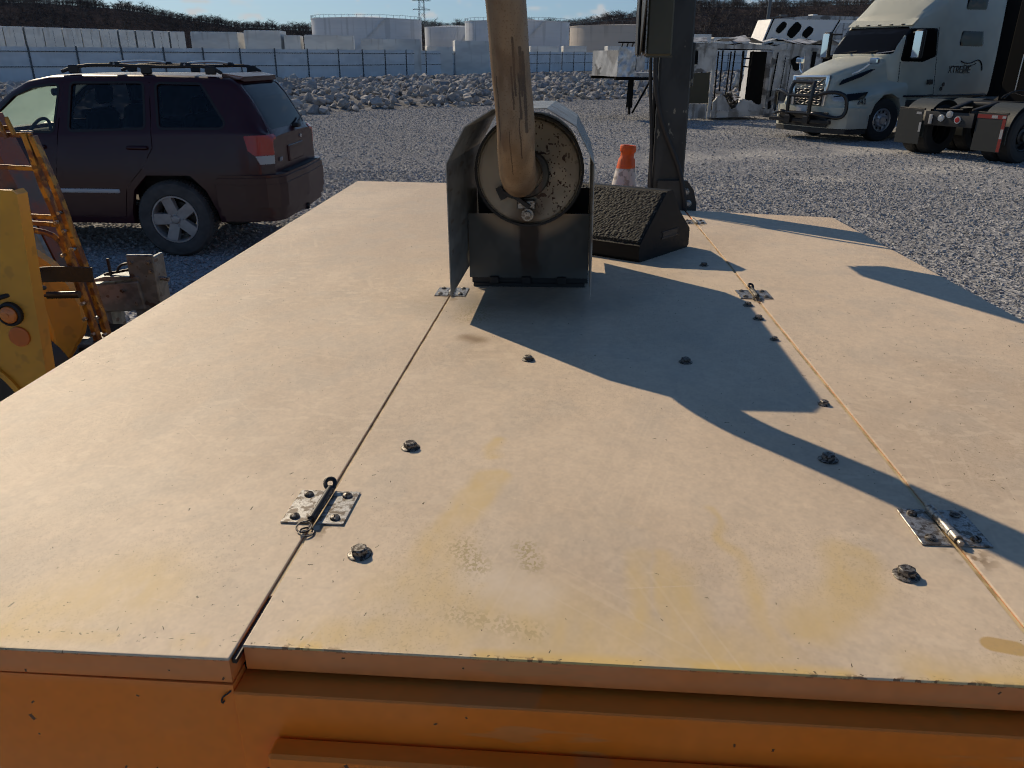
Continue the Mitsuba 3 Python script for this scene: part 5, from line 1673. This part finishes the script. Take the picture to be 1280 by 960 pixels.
# the second wreck behind it
w2 = thing('wrecked_camper', 'white wrecked camper with three dark holes, standing behind the burnt trailer', 'trailer')
W2M = RM @ T4(None, (0, 2.75, 0))


def w2put(name, m, mat, smooth=False, label=None):
    return obj(name, xf(m, W2M), mat, w2, smooth, label)


w2put('body', xf(xz(poly_ex([(3.85, 0.3), (4.05, 2.62), (4.32, 3.38), (9.5, 3.44), (9.5, 0.3)], 0.9)), T4(None, (0, 0.9, 0))), 'mat_white_plain')
w2put('roof_cap', xf(xz(poly_ex([(4.30, 3.385), (5.4, 3.47), (6.3, 3.55), (9.5, 3.52), (9.5, 3.445)], 0.94)), T4(None, (0, 0.92, 0))), 'mat_burnt_skin')
w2put('roof_vent', box((6.5, 0.6, 3.53), (6.7, 0.9, 3.62)), 'mat_white_plain')
for (cx_, cz_, a_, b_, sk) in ((4.78, 3.10, .17, .19, .10), (5.35, 3.02, .24, .26, .12), (5.95, 2.96, .20, .19, .08)):
    pts = [(cx_ + a_ * math.cos(t) + sk * math.sin(t) * 1.2, cz_ + b_ * math.sin(t) * (1 + .15 * math.sin(4 * t))) for t in np.linspace(0, 6.2832, 22)[:-1]]
    w2put('dark_hole', xf(xz(poly_ex(pts, .03)), T4(None, (0, -.003, 0))), 'mat_char')
w2put('grey_hatch', xf(xz(poly_ex([(6.95, 2.72), (7.35, 3.30), (8.9, 3.32), (8.9, 2.72)], .02)), T4(None, (0, -.003, 0))), 'mat_burnt_skin')
w2put('seam', cat(bar((4.12, -.02, 2.62), (4.42, -.02, 3.42), .04, .03), bar((6.85, -.02, 2.62), (7.28, -.02, 3.4), .03, .03)), 'mat_char')
w2put('charred_edge', cat(*[bar((4.1 + i * .3, -.04, 2.60 + rr.normal(0, .06)), (4.5 + i * .3, -.03, 2.60 + rr.normal(0, .06)), .07, .05) for i in range(10)]), 'mat_char')

# ------------------------------------------------------------------ pale sleeper truck
TH = np.array([-0.88, -0.475, 0])
TH /= np.linalg.norm(TH)
TL = np.array([-TH[1], TH[0], 0])
TM = T4(np.array([TH, TL, [0, 0, 1]]).T, (7.80, 21.34, 0))


def truck_color(p, n, uv):
    k = fbm(p.x * 1.3, p.y * 1.3, p.z * 1.3, 4)
    c = mix((0.46, 0.47, 0.40), (0.39, 0.40, 0.34), smoothstep(0.35, 0.65, k))
    return mix(c, (0.30, 0.28, 0.24), smoothstep(1.3, 0.3, p.z) * 0.45 * fbm(p.x * 6, p.y * 6, p.z * 4, 3))


bs('mat_truck', mikit.proc(truck_color), 0.35, clearcoat=0.5, clearcoat_gloss=0.9)
bs('mat_black_glass', (0.006, 0.006, 0.007), 0.05, specular=0.3)
bs('mat_flap', (0.012, 0.015, 0.016), 0.6)
bs('mat_chrome', (0.75, 0.75, 0.76), 0.12, 1.0)
bs('mat_mirror', (0.85, 0.87, 0.9), 0.03, 1.0)
bs('mat_black_plastic', (0.012, 0.012, 0.013), 0.5)
tk = thing('sleeper_truck', 'pale sleeper cab semi truck with black grille guard facing left at the right edge', 'truck')


def tput(name, man, mat, smooth=30, label=None, parent=None):
    m = man if isinstance(man, trimesh.Trimesh) else tri(man)
    return obj(name, xf(m, TM), mat, parent or tk, smooth, label)


HX = [-2.0, -1.7, -1.2, -.7, -.3, -.05, .08, .16, .22]
HK = kf(HX, zb=[.62] * 5 + [.60, .60, .62, .66], wf=[1.20, 1.21, 1.22, 1.21, 1.17, 1.06, .93, .78, .58], zf=[1.40, 1.36, 1.28, 1.17, 1.06, 1.02, 1.0, .98, .97],
        wh=[.93, .90, .82, .74, .66, .60, .575, .55, .52], zh=[2.10, 2.07, 1.98, 1.87, 1.76, 1.68, 1.63, 1.585, 1.52])


def hood_sec(x, ins=0.0):
    g = {n: np.interp(x, *v) for n, v in HK.items()}
    wf, zf, wh, zh, zb = g['wf'] - ins, g['zf'] - ins, g['wh'] - ins, g['zh'] - ins, g['zb'] + ins
    wf = max(wf, wh + .03)
    p = np.array([(0, zb), (wf * .92, zb), (wf, zb + .06), (wf + .0, zf - .2), (wf - .015, zf - .07), (wf - .07, zf), (wh + (wf - wh) * .45, zf + .07), (wh + .05, zf + .16), (wh + .02, (zf + zh) / 2 + .06), (wh, zh - .16), (wh - .05, zh - .05), (wh - .16, zh - .005),
                  (wh * .4, zh + .025), (0, zh + .03)])
    p[:, 1] = np.maximum.accumulate(p[:, 1] + np.arange(len(p)) * 1e-5)
    return p


hood_m = m3of(loft(np.unique(np.r_[np.linspace(-2.0, -.3, 18), np.linspace(-.3, .22, 14)]), hood_sec))
CXk = [-5.42, -5.0, -3.6, -3.1, -2.75, -2.45, -2.25, -2.12, -1.95, -1.7, -1.48, -1.42]
CBK = kf(CXk, zb=[1.05, 1.05, .98, .78, .72, .72, .72, .72, .9, 1.1, 1.5, 1.6], w0=[1.20, 1.22, 1.225, 1.225, 1.21, 1.18, 1.15, 1.12, 1.09, 1.03, .92, .85],
         wt=[1.14, 1.16, 1.16, 1.15, 1.11, 1.06, 1.02, 0.99, .98, .95, .88, .82], zs=[3.55, 3.55, 3.5, 3.35, 3.12, 2.98, 2.90, 2.80, 2.62, 2.36, 2.13, 2.08], zt=[3.98, 3.98, 3.92, 3.72, 3.46, 3.22, 3.05, 2.86, 2.66, 2.39, 2.15, 2.10])


def cab_sec(x, ins=0.0):
    g = {n: np.interp(x, *v) for n, v in CBK.items()}
    w0, wt, zs, zt, zb = g['w0'] - ins, g['wt'] - ins, g['zs'] - ins, g['zt'] - ins, g['zb'] + ins
    zm = min(2.05, zs - .05)
    p = np.array([(0, zb), (w0 - .06, zb), (w0 - .02, zb + .06), (w0, zb + .16), (w0 + .003, max(zb + .2, 1.6)), (w0 - .003, max(zm, zb + .25)), (w0 + (wt - w0) * .5, (zm + zs) / 2), (wt, zs), (wt - .05, zs + (zt - zs) * .45), (wt - .15, zs + (zt - zs) * .8), (wt * .5, zt), (0, zt + .01)])
    p[:, 1] = np.maximum.accumulate(p[:, 1] + np.arange(len(p)) * 1e-5)
    return p


txs = np.unique(np.r_[np.linspace(-5.42, -3.1, 10), np.linspace(-3.1, -2.1, 16), np.linspace(-2.1, -1.42, 10)])
cab_m = m3of(loft(txs, cab_sec))
cab_i = m3of(loft(txs, lambda x: cab_sec(x, .012)))
cab_o = m3of(loft(txs, lambda x: cab_sec(x, -.006)))
cab_i2 = m3of(loft(txs, lambda x: cab_sec(x, .03)))
tw = {'side': [(-1.70, 1.93), (-1.90, 2.70), (-2.80, 2.72), (-2.84, 2.06), (-2.40, 1.92)], 'up': [(-3.72, 3.18), (-3.74, 3.50), (-4.58, 3.52), (-4.58, 3.20)], 'low': [(-3.70, 2.32), (-3.72, 2.68), (-4.62, 2.68), (-4.72, 2.32)]}
wind2 = xprism([(-.93, 2.10), (.93, 2.10), (.90, 2.74), (-.90, 2.74)], -2.35, -1.35, .05)
cabB = cab_m
glassm = {}
for nm, q in tw.items():
    pr = yprism(q, rnd=.07)
    glassm[nm] = (cab_o - cab_i) ^ pr
wl = yprism([(-1.3 - .62, .2), (-1.3 - .60, .72), (-1.3 - .42, 1.05), (-1.3 - .1, 1.17), (-1.3 + .2, 1.14), (-1.3 + .48, .92), (-1.3 + .60, .6), (-1.3 + .62, .2)], .55, 1.5, .04)
hood_b = hood_m - wl - wl.mirror((0, 1, 0))
tput('hood', hood_b, 'mat_truck', 32)
tput('cab', cabB, 'mat_truck', 32)
bs('mat_windshield', (0.004, 0.004, 0.005), 0.06, specular=0.12)
tput('windshield', (cab_o - cab_i) ^ wind2, 'mat_windshield', 30)
for nm in glassm:
    for s_ in (1, -1):
        half = yprism([(-9, 0), (3, 0), (3, 5), (-9, 5)], .02 if s_ > 0 else -1.4, 1.4 if s_ > 0 else -.02, 0)
        tput('side_window' if nm == 'side' else 'sleeper_window', glassm[nm] ^ half, 'mat_black_glass', 0)
tput('sun_visor', cat(trimesh.convex.convex_hull(np.array([(x_, y_, z_) for (x_, z_) in ((-2.08, 2.80), (-1.98, 2.775), (-2.1, 2.86), (-2.2, 2.95)) for y_ in (-.98, .98)]))), 'mat_truck', 30)
for i in range(5):
    tput('roof_marker', box((-2.02, -.7 + i * .35 - .04, 2.79), (-1.985, -.7 + i * .35 + .04, 2.815)), 'mat_black_plastic', 0)
# door lines, skirt, handle
dl = so.unary_union([gapline([(-1.72, 1.90), (-1.78, 1.20), (-1.95, 1.10), (-2.6, 1.10), (-3.02, 1.14), (-2.86, 2.06), (-2.82, 2.74)], .016)])
tput('door_seam', (m3of(xf(xz(trimesh.creation.extrude_polygon(dl, 2.8, engine='earcut')), T4(None, (0, 1.4, 0)))) ^ (m3of(loft(txs, lambda x: cab_sec(x, -.003))) - cab_i)), 'mat_black_plastic', 0)
for s_ in (1, -1):
    def side(m):
        if s_ > 0:
            return m
        q = xf(m, np.diag([1, -1, 1, 1.0]))
        q.invert()
        return q
    tput('door_handle', side(box((-2.90, 1.215, 1.38), (-2.66, 1.245, 1.50), .01)), 'mat_black_plastic', 0)
    tput('body_trim', side(box((-5.3, 1.19, 1.08), (-1.85, 1.232, 1.125))), 'mat_black_plastic', 0)
    tput('side_skirt', side(xf(xz(poly_ex([(-1.98, .28), (-1.98, 1.0), (-5.2, 1.02), (-5.3, .34)], .05)), T4(None, (0, 1.19, 0)))), 'mat_flap', 0)
    tput('fuel_tank', side(xf(lathe([(0, -.9), (.30, -.9), (.31, .9), (0, .9)], 28, 'x'), T4(None, (-4.2, .85, .62)))), 'mat_chrome', 30)
    tput('step', side(cat(box((-3.0, 1.14, .45), (-2.1, 1.25, .49)), box((-3.0, 1.14, .78), (-2.1, 1.25, .82)))), 'mat_black_plastic', 0)
    tput('mirror', side(cat(box((-1.86, 1.30, 1.98), (-1.70, 1.55, 2.66), .04), bar((-1.95, 1.10, 2.60), (-1.80, 1.35, 2.60), .05, .04), bar((-1.95, 1.12, 2.02), (-1.80, 1.35, 2.06), .05, .04))), 'mat_mirror' if False else 'mat_black_plastic', 0)
    tput('mirror_glass', side(box((-1.705, 1.32, 2.02), (-1.69, 1.53, 2.62), .005)), 'mat_mirror', 0)
    tput('hood_mirror', side(cat(box((-.62, 1.06, 1.86), (-.50, 1.30, 2.0), .03), tube(spline([(-.30, .80, 1.62), (-.38, .98, 1.72), (-.50, 1.10, 1.86)], 8), .02, 8))), 'mat_mirror', 30)
    tput('hood_intake', side(cat(trimesh.convex.convex_hull(np.array([(.0, .73, 1.36), (-.10, .70, 1.48), (-.86, .90, 1.74), (-.98, .93, 1.74), (-.55, .90, 1.56), (.0, .70, 1.37), (-.5, .70, 1.55), (-.9, .7, 1.7)])))), 'mat_black_glass', 30)
    # lamps
    tput('headlight', side(trimesh.convex.convex_hull(np.array([(.10, .80, .98), (.16, .62, 1.0), (-.02, .98, .98), (-.22, 1.16, 1.05), (-.48, 1.225, 1.22), (-.10, .95, 1.16), (.10, .70, 1.10), (-.40, 1.21, 1.06)]))), 'mat_black_glass', 30)
    tput('headlight_lens', side(trimesh.convex.convex_hull(np.array([(.125, .80, .985), (.165, .66, .995), (.0, .985, .985), (.09, .82, 1.09), (.12, .72, 1.08), (-.04, .96, 1.11)]))), 'mat_silver', 30)
    tput('fog_lamp', side(trimesh.convex.convex_hull(np.array([(.235, .72, .46), (.235, .72, .64), (.10, .98, .64), (.08, 1.0, .48), (.05, .8, .5)]))), 'mat_black_plastic', 30)
    tput('fog_lens', side(xf(lathe([(0, 0), (.07, 0), (.07, .02), (0, .03)], 18, 'x'), T4(rotz(.75), (.17, .88, .55)))), 'mat_silver', 30)
    # wheel
    wk = numfast(tk + '__wheel')
    M0 = TM @ T4(rotz(-.12 if s_ > 0 else -.12), (-1.3, 1.03 * s_, .525)) @ (np.eye(4) if s_ > 0 else np.diag([1, -1, 1, 1.0]))
    ty_ = lathe([(.29, .10), (.31, .125), (.42, .145), (.49, .135), (.518, .11), (.525, .05), (.525, -.11), (.50, -.14), (.30, -.14)], 48, 'y')
    hub_ = cat(lathe([(.295, .10), (.28, .115), (.262, .11), (.25, .05), (.18, .03), (.16, .09), (.10, .12), (.09, .16), (0, .165)], 40, 'y'), *[xf(lathe([(0, .09), (.018, .09), (.018, .13), (0, .135)], 8, 'y'), T4(roty(i * .6283)) @ T4(None, (0, 0, .145))) for i in range(10)])
    hol = cat(*[xf(lathe([(0, .036), (.035, .046), (.035, .05), (0, .05)], 12, 'y'), T4(roty(i * .6283 + .3)) @ T4(None, (0, 0, .215))) for i in range(10)])
    for m, mt, nm in ((ty_, 'mat_tyre', 'tyre'), (hub_, 'mat_silver', 'rim'), (hol, 'mat_black', 'rim_holes')):
        m = xf(m, M0)
        if s_ < 0:
            m.invert()
        obj(nm, m, mt, wk, 30)
# bumper
bpt = [(.30, -.6), (.33, 0), (.30, .6), (.20, .95), (.05, 1.16), (-.20, 1.22), (-.66, 1.225), (-.66, 1.0), (-.1, .9), (0, 0), (-.1, -.9), (-.66, -1.0), (-.66, -1.225), (-.20, -1.22), (.05, -1.16), (.20, -.95)]
tput('bumper', cat(xf(poly_ex(bpt, .50), T4(None, (0, 0, .34)))), 'mat_truck', 40)
tput('lower_valance', xf(poly_ex([(a * .985, b * .985) for a, b in bpt], .12), T4(None, (.0, 0, .215))), 'mat_black_plastic', 40)
tput('bumper_grille', box((.305, -.80, .36), (.350, .80, .72), .01), 'mat_black_plastic', 0)
tput('number_plate', xf(box((-.008, -.17, -.1), (.008, .17, .1)), T4(roty(.0), (.42, .0, .76))), 'mat_silver_plastic', 0)
bs('mat_grille_bar', (0.22, 0.22, 0.22), 0.35, 0.7)
# grille: chrome frame, dark field, wavy bright bars
gz0, gz1, gw0, gw1 = .86, 1.50, .46, .50
tput('grille_field', trimesh.convex.convex_hull(np.array([(x_, y_, z_) for z_, x_, w_ in ((gz0, .245, gw0), (gz1, .205, gw1)) for y_ in (-w_, w_)] + [(x_ - .05, y_, z_) for z_, x_, w_ in ((gz0, .245, gw0), (gz1, .205, gw1)) for y_ in (-w_, w_)])), 'mat_black', 0)
fr_ = [(.255, gw0 + .03, gz0 - .02), (.215, gw1 + .03, gz1 + .02)]
tput('grille_frame', cat(bar((.25, -gw0 - .04, gz0), (.21, -gw1 - .04, gz1 + .05), .09, .07), bar((.25, gw0 + .04, gz0), (.21, gw1 + .04, gz1 + .05), .09, .07), bar((.205, -gw1 - .085, gz1 + .04), (.205, gw1 + .085, gz1 + .04), .07, .09)), 'mat_chrome', 0)
for i in range(11):
    z_ = gz0 + .03 + i * (gz1 - gz0 - .05) / 10
    x_ = .25 - .04 * (z_ - gz0) / (gz1 - gz0) + .008
    segs = []
    n_ = 7
    for j in range(n_):
        y0_, y1_ = -.44 + .88 * j / n_ + .012, -.44 + .88 * (j + 1) / n_ - .012
        dz = .018 if (i + j) % 2 else -.006
        segs.append(bar((x_, y0_, z_ + dz), (x_, y1_, z_ - dz + .01), .02, .022))
    k = tput('grille_bar', cat(*segs), 'mat_grille_bar', 0)
    labels[k] = {'kind': 'stuff'}
tput('grille_stripe', bar((.262, -.40, gz0), (.225, .42, gz1), .025, .02), 'mat_black_plastic', 0)
# black tube guard
gd = []
for s_ in (-1, 1):
    gd.append(tube(spline([(.50, .36 * s_, .50), (.54, .36 * s_, .85), (.50, .36 * s_, 1.25), (.44, .33 * s_, 1.42)], 14), .048, 10))
    gd.append(tube(spline([(.50, .38 * s_, 1.08), (.46, .62 * s_, 1.16), (.36, .92 * s_, 1.20), (.22, 1.12 * s_, 1.12), (.16, 1.17 * s_, .92), (.20, 1.14 * s_, .66), (.40, .9 * s_, .62), (.50, .4 * s_, .66)], 40), .048, 10))
    gd.append(bar((.30, .36 * s_, .55), (.52, .36 * s_, .60), .08, .10))
    gd.append(box((.45, .30 * s_ - .09, .42), (.60, .30 * s_ + .09, .62), .02))
gd.append(tube([(.44, -.36, 1.42), (.44, .36, 1.42)], .048, 10))
gd.append(tube([(.53, -.36, 1.10), (.53, .36, 1.10)], .042, 10))
gd.append(tube([(.53, -.40, .68), (.53, .40, .68)], .045, 10))
gd.append(bar((.46, -1.0, .50), (.46, 1.0, .50), .12, .10, bev=.02))
tput('grille_guard', cat(*gd), 'mat_black_gloss', 35, 'black tubular grille guard')
tn = meshkit.text_mesh('241', .13, .006, True)
tput('fleet_number', xf(tn, T4(np.array([[-1, 0, 0], [0, 0, 1], [0, 1, 0]], float), (-.15, 1.205, .93))), 'mat_black', 0, 'fleet number 241 on the fender')
# sleeper lettering and bird outline
tx_ = meshkit.text_mesh('XTREME', .17, .006, True)
tx_ = xf(tx_, T4(np.array([[-1, 0, 0], [0, 0, 1], [0, 1, 0]], float), (-3.42, 1.228, 1.66)))
tput('lettering', tx_, 'mat_black', 0, 'dark lettering on the sleeper side')
bird = spline([(-3.9, 1.232, 1.95), (-4.15, 1.232, 1.90), (-4.4, 1.232, 1.93), (-4.65, 1.232, 1.98), (-4.8, 1.232, 1.88), (-4.86, 1.232, 1.72)], 24)
bird2 = spline([(-4.05, 1.232, 1.86), (-4.3, 1.232, 1.84), (-4.55, 1.232, 1.90)], 14)
tput('emblem', cat(tube(bird, .014, 6), tube(bird2, .010, 6)), 'mat_black', 0, 'dark bird outline above the lettering')
for q in ((-3.34, 1.38), (-3.28, 1.27)):
    tput('filler_cap', xf(lathe([(0, 0), (.05, 0), (.05, .02), (0, .02)], 16, 'y'), T4(None, (q[0], 1.225, q[1]))), 'mat_black', 30)
for i, y_ in enumerate((-.55, .1, .6)):
    tput('wiper', tube(spline([(-1.30, y_, 2.11), (-1.40, y_ + .2, 2.14), (-1.46, y_ + .42, 2.17)], 6), .012, 6), 'mat_silver_plastic' if i == 2 else 'mat_black', 30)
# frame, drive wheels behind
tput('frame', cat(box((-8.6, -.45, .75), (.1, -.35, 1.0)), box((-8.6, .35, .75), (.1, .45, 1.0)), box((-8.6, -.45, .8), (-8.5, .45, .98)), box((-5.9, -.6, 1.0), (-5.5, .6, 1.15))), 'mat_black', 0)
for x_ in (-6.9, -8.1):
    for s_ in (1, -1):
        m = lathe([(.0, .05), (.29, .05), (.31, .0), (.49, .02), (.525, -.03), (.525, -.50), (.49, -.54), (0, -.5)], 40, 'y')
        m = xf(m, TM @ T4(None, (x_, 1.22 * s_, .525)) @ (np.eye(4) if s_ > 0 else np.diag([1, -1, 1, 1.0])))
        if s_ < 0:
            m.invert()
        obj('rear_wheel', m, 'mat_tyre', tk, 30)
tput('rear_fairing', box((-6.05, -1.17, 1.05), (-5.43, 1.17, 3.85), .03), 'mat_char', 0)
tput('handrail', cat(tube([(-5.75, .9, 1.25), (-5.75, .9, 2.0)], .02, 8), tube([(-5.75, .2, 1.25), (-5.75, .2, 2.1)], .02, 8)), 'mat_chrome', 30)

# ------------------------------------------------------------------ second tractor, seen from behind
SH = np.array([0.891, 0.454, 0])
SM = T4(np.array([SH, [-0.454, 0.891, 0], [0, 0, 1]]).T, (9.14, 17.1, 0))

bs('mat_red_tape', (0.22, 0.022, 0.015), 0.4)
bs('mat_fender', (0.045, 0.05, 0.047), 0.45)
s2 = thing('dark_tractor', 'dark tractor unit seen from behind with mud flaps and tail lights at the right edge', 'truck')


def sput(name, m, mat, smooth=30, label=None):
    return obj(name, xf(m, SM), mat, s2, smooth, label)


for y_ in (.92, -.92):
    fl = numfast(s2 + '__mud_flap')
    scene[fl] = mikit.ply(xf(box((0, y_ - .305, .24), (.012, y_ + .305, .96), .003), SM), 'mat_flap')
    sgn = 1 if y_ > 0 else -1
    if y_ < 0:
        obj('tape', xf(box((-.006, y_ - .30, .87), (-.001, y_ + .30, .945)), SM), 'mat_red_tape', fl)
        obj('tape', xf(box((-.006, y_ - .30, .25), (-.001, y_ - .235, .865)), SM), 'mat_red_tape', fl)
        for a, b, c, d in ((-.12, .88, .0, .935), (-.29, .885, -.22, .93), (-.296, .50, -.24, .68)):
            obj('white_tape', xf(box((-.010, y_ + a, b), (-.0065, y_ + c, d)), SM), 'mat_white_lens', fl)
    else:
        for a, b, c, d in ((-.30, .50, -.25, .70), (-.26, .86, -.14, .91)):
            obj('white_tape', xf(box((-.006, y_ + a, b), (-.001, y_ + c, d)), SM), 'mat_white_lens', fl)
    sput('flap_bracket', box((.013, y_ - .31, .95), (.05, y_ + .31, .99)), 'mat_black', 0)
    for x0 in (.72, 2.05):
        ang = np.linspace(math.radians(205), math.radians(-25 if x0 < 1 else -10), 22)
        R1, R2 = .62, .605
        th0, th1 = (math.radians(28), math.radians(195))
        t_ = np.linspace(th0, th1, 22)
        P_f = [(x0 + R1 * math.cos(a), .54 + R1 * math.sin(a)) for a in t_] + [(x0 + R2 * math.cos(a), .54 + R2 * math.sin(a)) for a in t_[::-1]]
        sput('fender', xf(xz(poly_ex(P_f, .62)), T4(None, (0, y_ + .31, 0))), 'mat_fender', 40)
        wk = numfast(s2 + '__wheel')
        for q in (.0, .34):
            pass
        m = cat(lathe([(.29, .0), (.31, .03), (.42, .05), (.49, .04), (.525, .0), (.525, -.22), (.49, -.26), (.3, -.26)], 44, 'y'), xf(lathe([(.29, .0), (.31, .03), (.42, .05), (.49, .04), (.525, .0), (.525, -.22), (.49, -.26), (.3, -.26)], 44, 'y'), T4(None, (0, -.34, 0))))
        rm_ = lathe([(.30, .0), (.28, .015), (.26, .0), (.25, -.14), (.16, -.16), (.15, -.04), (.10, -.02), (.09, .03), (0, .035)], 36, 'y')
        M0 = SM @ T4(None, (x0, 1.22 * sgn, .525)) @ (np.eye(4) if sgn > 0 else np.diag([1, -1, 1, 1.0]))
        for mm, mt, nm in ((m, 'mat_tyre', 'tyre'), (rm_, 'mat_dark_steel', 'rim')):
            mm = xf(mm, M0)
            if sgn < 0:
                mm.invert()
            obj(nm, mm, mt, wk, 30)
sput('frame_rail', box((.0, -.46, .72), (6.5, -.38, .98)), 'mat_black', 0)
sput('frame_rail', box((.0, .38, .72), (6.5, .46, .98)), 'mat_black', 0)
sput('end_beam', cat(box((-.02, -.55, .66), (.03, .55, .94)), bar((-.03, -.30, 1.0), (-.03, .30, .985), .04, .03)), 'mat_black', 0)
for y_, z_, mt, nm in ((.40, .78, 'mat_white_lens', 'white_lamp'), (.16, .82, 'mat_silver', 'tail_lamp'), (-.02, .90, 'mat_white_lens', 'white_lamp'), (-.22, .80, 'mat_red_lens', 'tail_lamp')):
    if nm == 'white_lamp' and y_ > .3:
        sput(nm, box((-.05, y_ - .04, z_ - .10), (-.021, y_ + .04, z_ + .10), .01), mt, 0)
    else:
        sput(nm, xf(lathe([(0, .0), (.055, 0), (.055, .02), (.045, .03), (0, .032)], 18, 'x'), T4(rotz(math.pi), (-.021, y_, z_))), mt, 30)
        sput('lamp_rim', xf(lathe([(.052, .0), (.075, 0), (.072, .022), (.056, .022)], 18, 'x'), T4(rotz(math.pi), (-.021, y_, z_))), 'mat_silver', 30)
sput('fifth_wheel', cat(box((1.0, -.42, 1.02), (1.9, .42, 1.14), .03), bar((.35, .25, .98), (1.05, .3, 1.12), .12, .05), bar((.35, -.25, .98), (1.05, -.3, 1.12), .12, .05)), 'mat_dark_steel', 0)
sput('deck_plate', box((2.75, -.5, 1.0), (3.6, .5, 1.03)), 'mat_silver_plastic', 0)
sput('air_line', cat(tube(spline([(3.5, .2, 1.6), (2.8, .25, 1.25), (2.2, .1, 1.3), (1.6, 0, 1.2)], 18), .02, 8), tube(spline([(3.5, -.1, 1.7), (2.9, -.15, 1.3), (2.3, -.05, 1.35), (1.7, 0, 1.2)], 18), .02, 8)), 'mat_black', 30)
sput('cab', cat(box((3.3, -1.2, 1.0), (6.9, 1.2, 3.9), .08), box((3.9, -1.2, .5), (7.2, 1.2, 1.02), .05), box((6.8, -1.05, .6), (9.0, 1.05, 1.9), .15)), 'mat_char', 0)
sput('grab_bar', tube([(3.24, .75, 1.25), (3.24, .75, 2.1)], .018, 8), 'mat_chrome', 30)
sput('grab_bar', tube([(3.24, .0, 1.5), (3.24, .0, 2.4)], .018, 8), 'mat_chrome', 30)
for s_ in (1, -1):
    m = lathe([(.0, .0), (.29, .0), (.42, .03), (.49, .02), (.525, -.03), (.525, -.24), (.49, -.28), (0, -.28)], 40, 'y')
    m = xf(m, SM @ T4(None, (7.4, 1.2 * s_, .525)) @ (np.eye(4) if s_ > 0 else np.diag([1, -1, 1, 1.0])))
    if s_ < 0:
        m.invert()
    obj('front_wheel', m, 'mat_tyre', s2, 30)
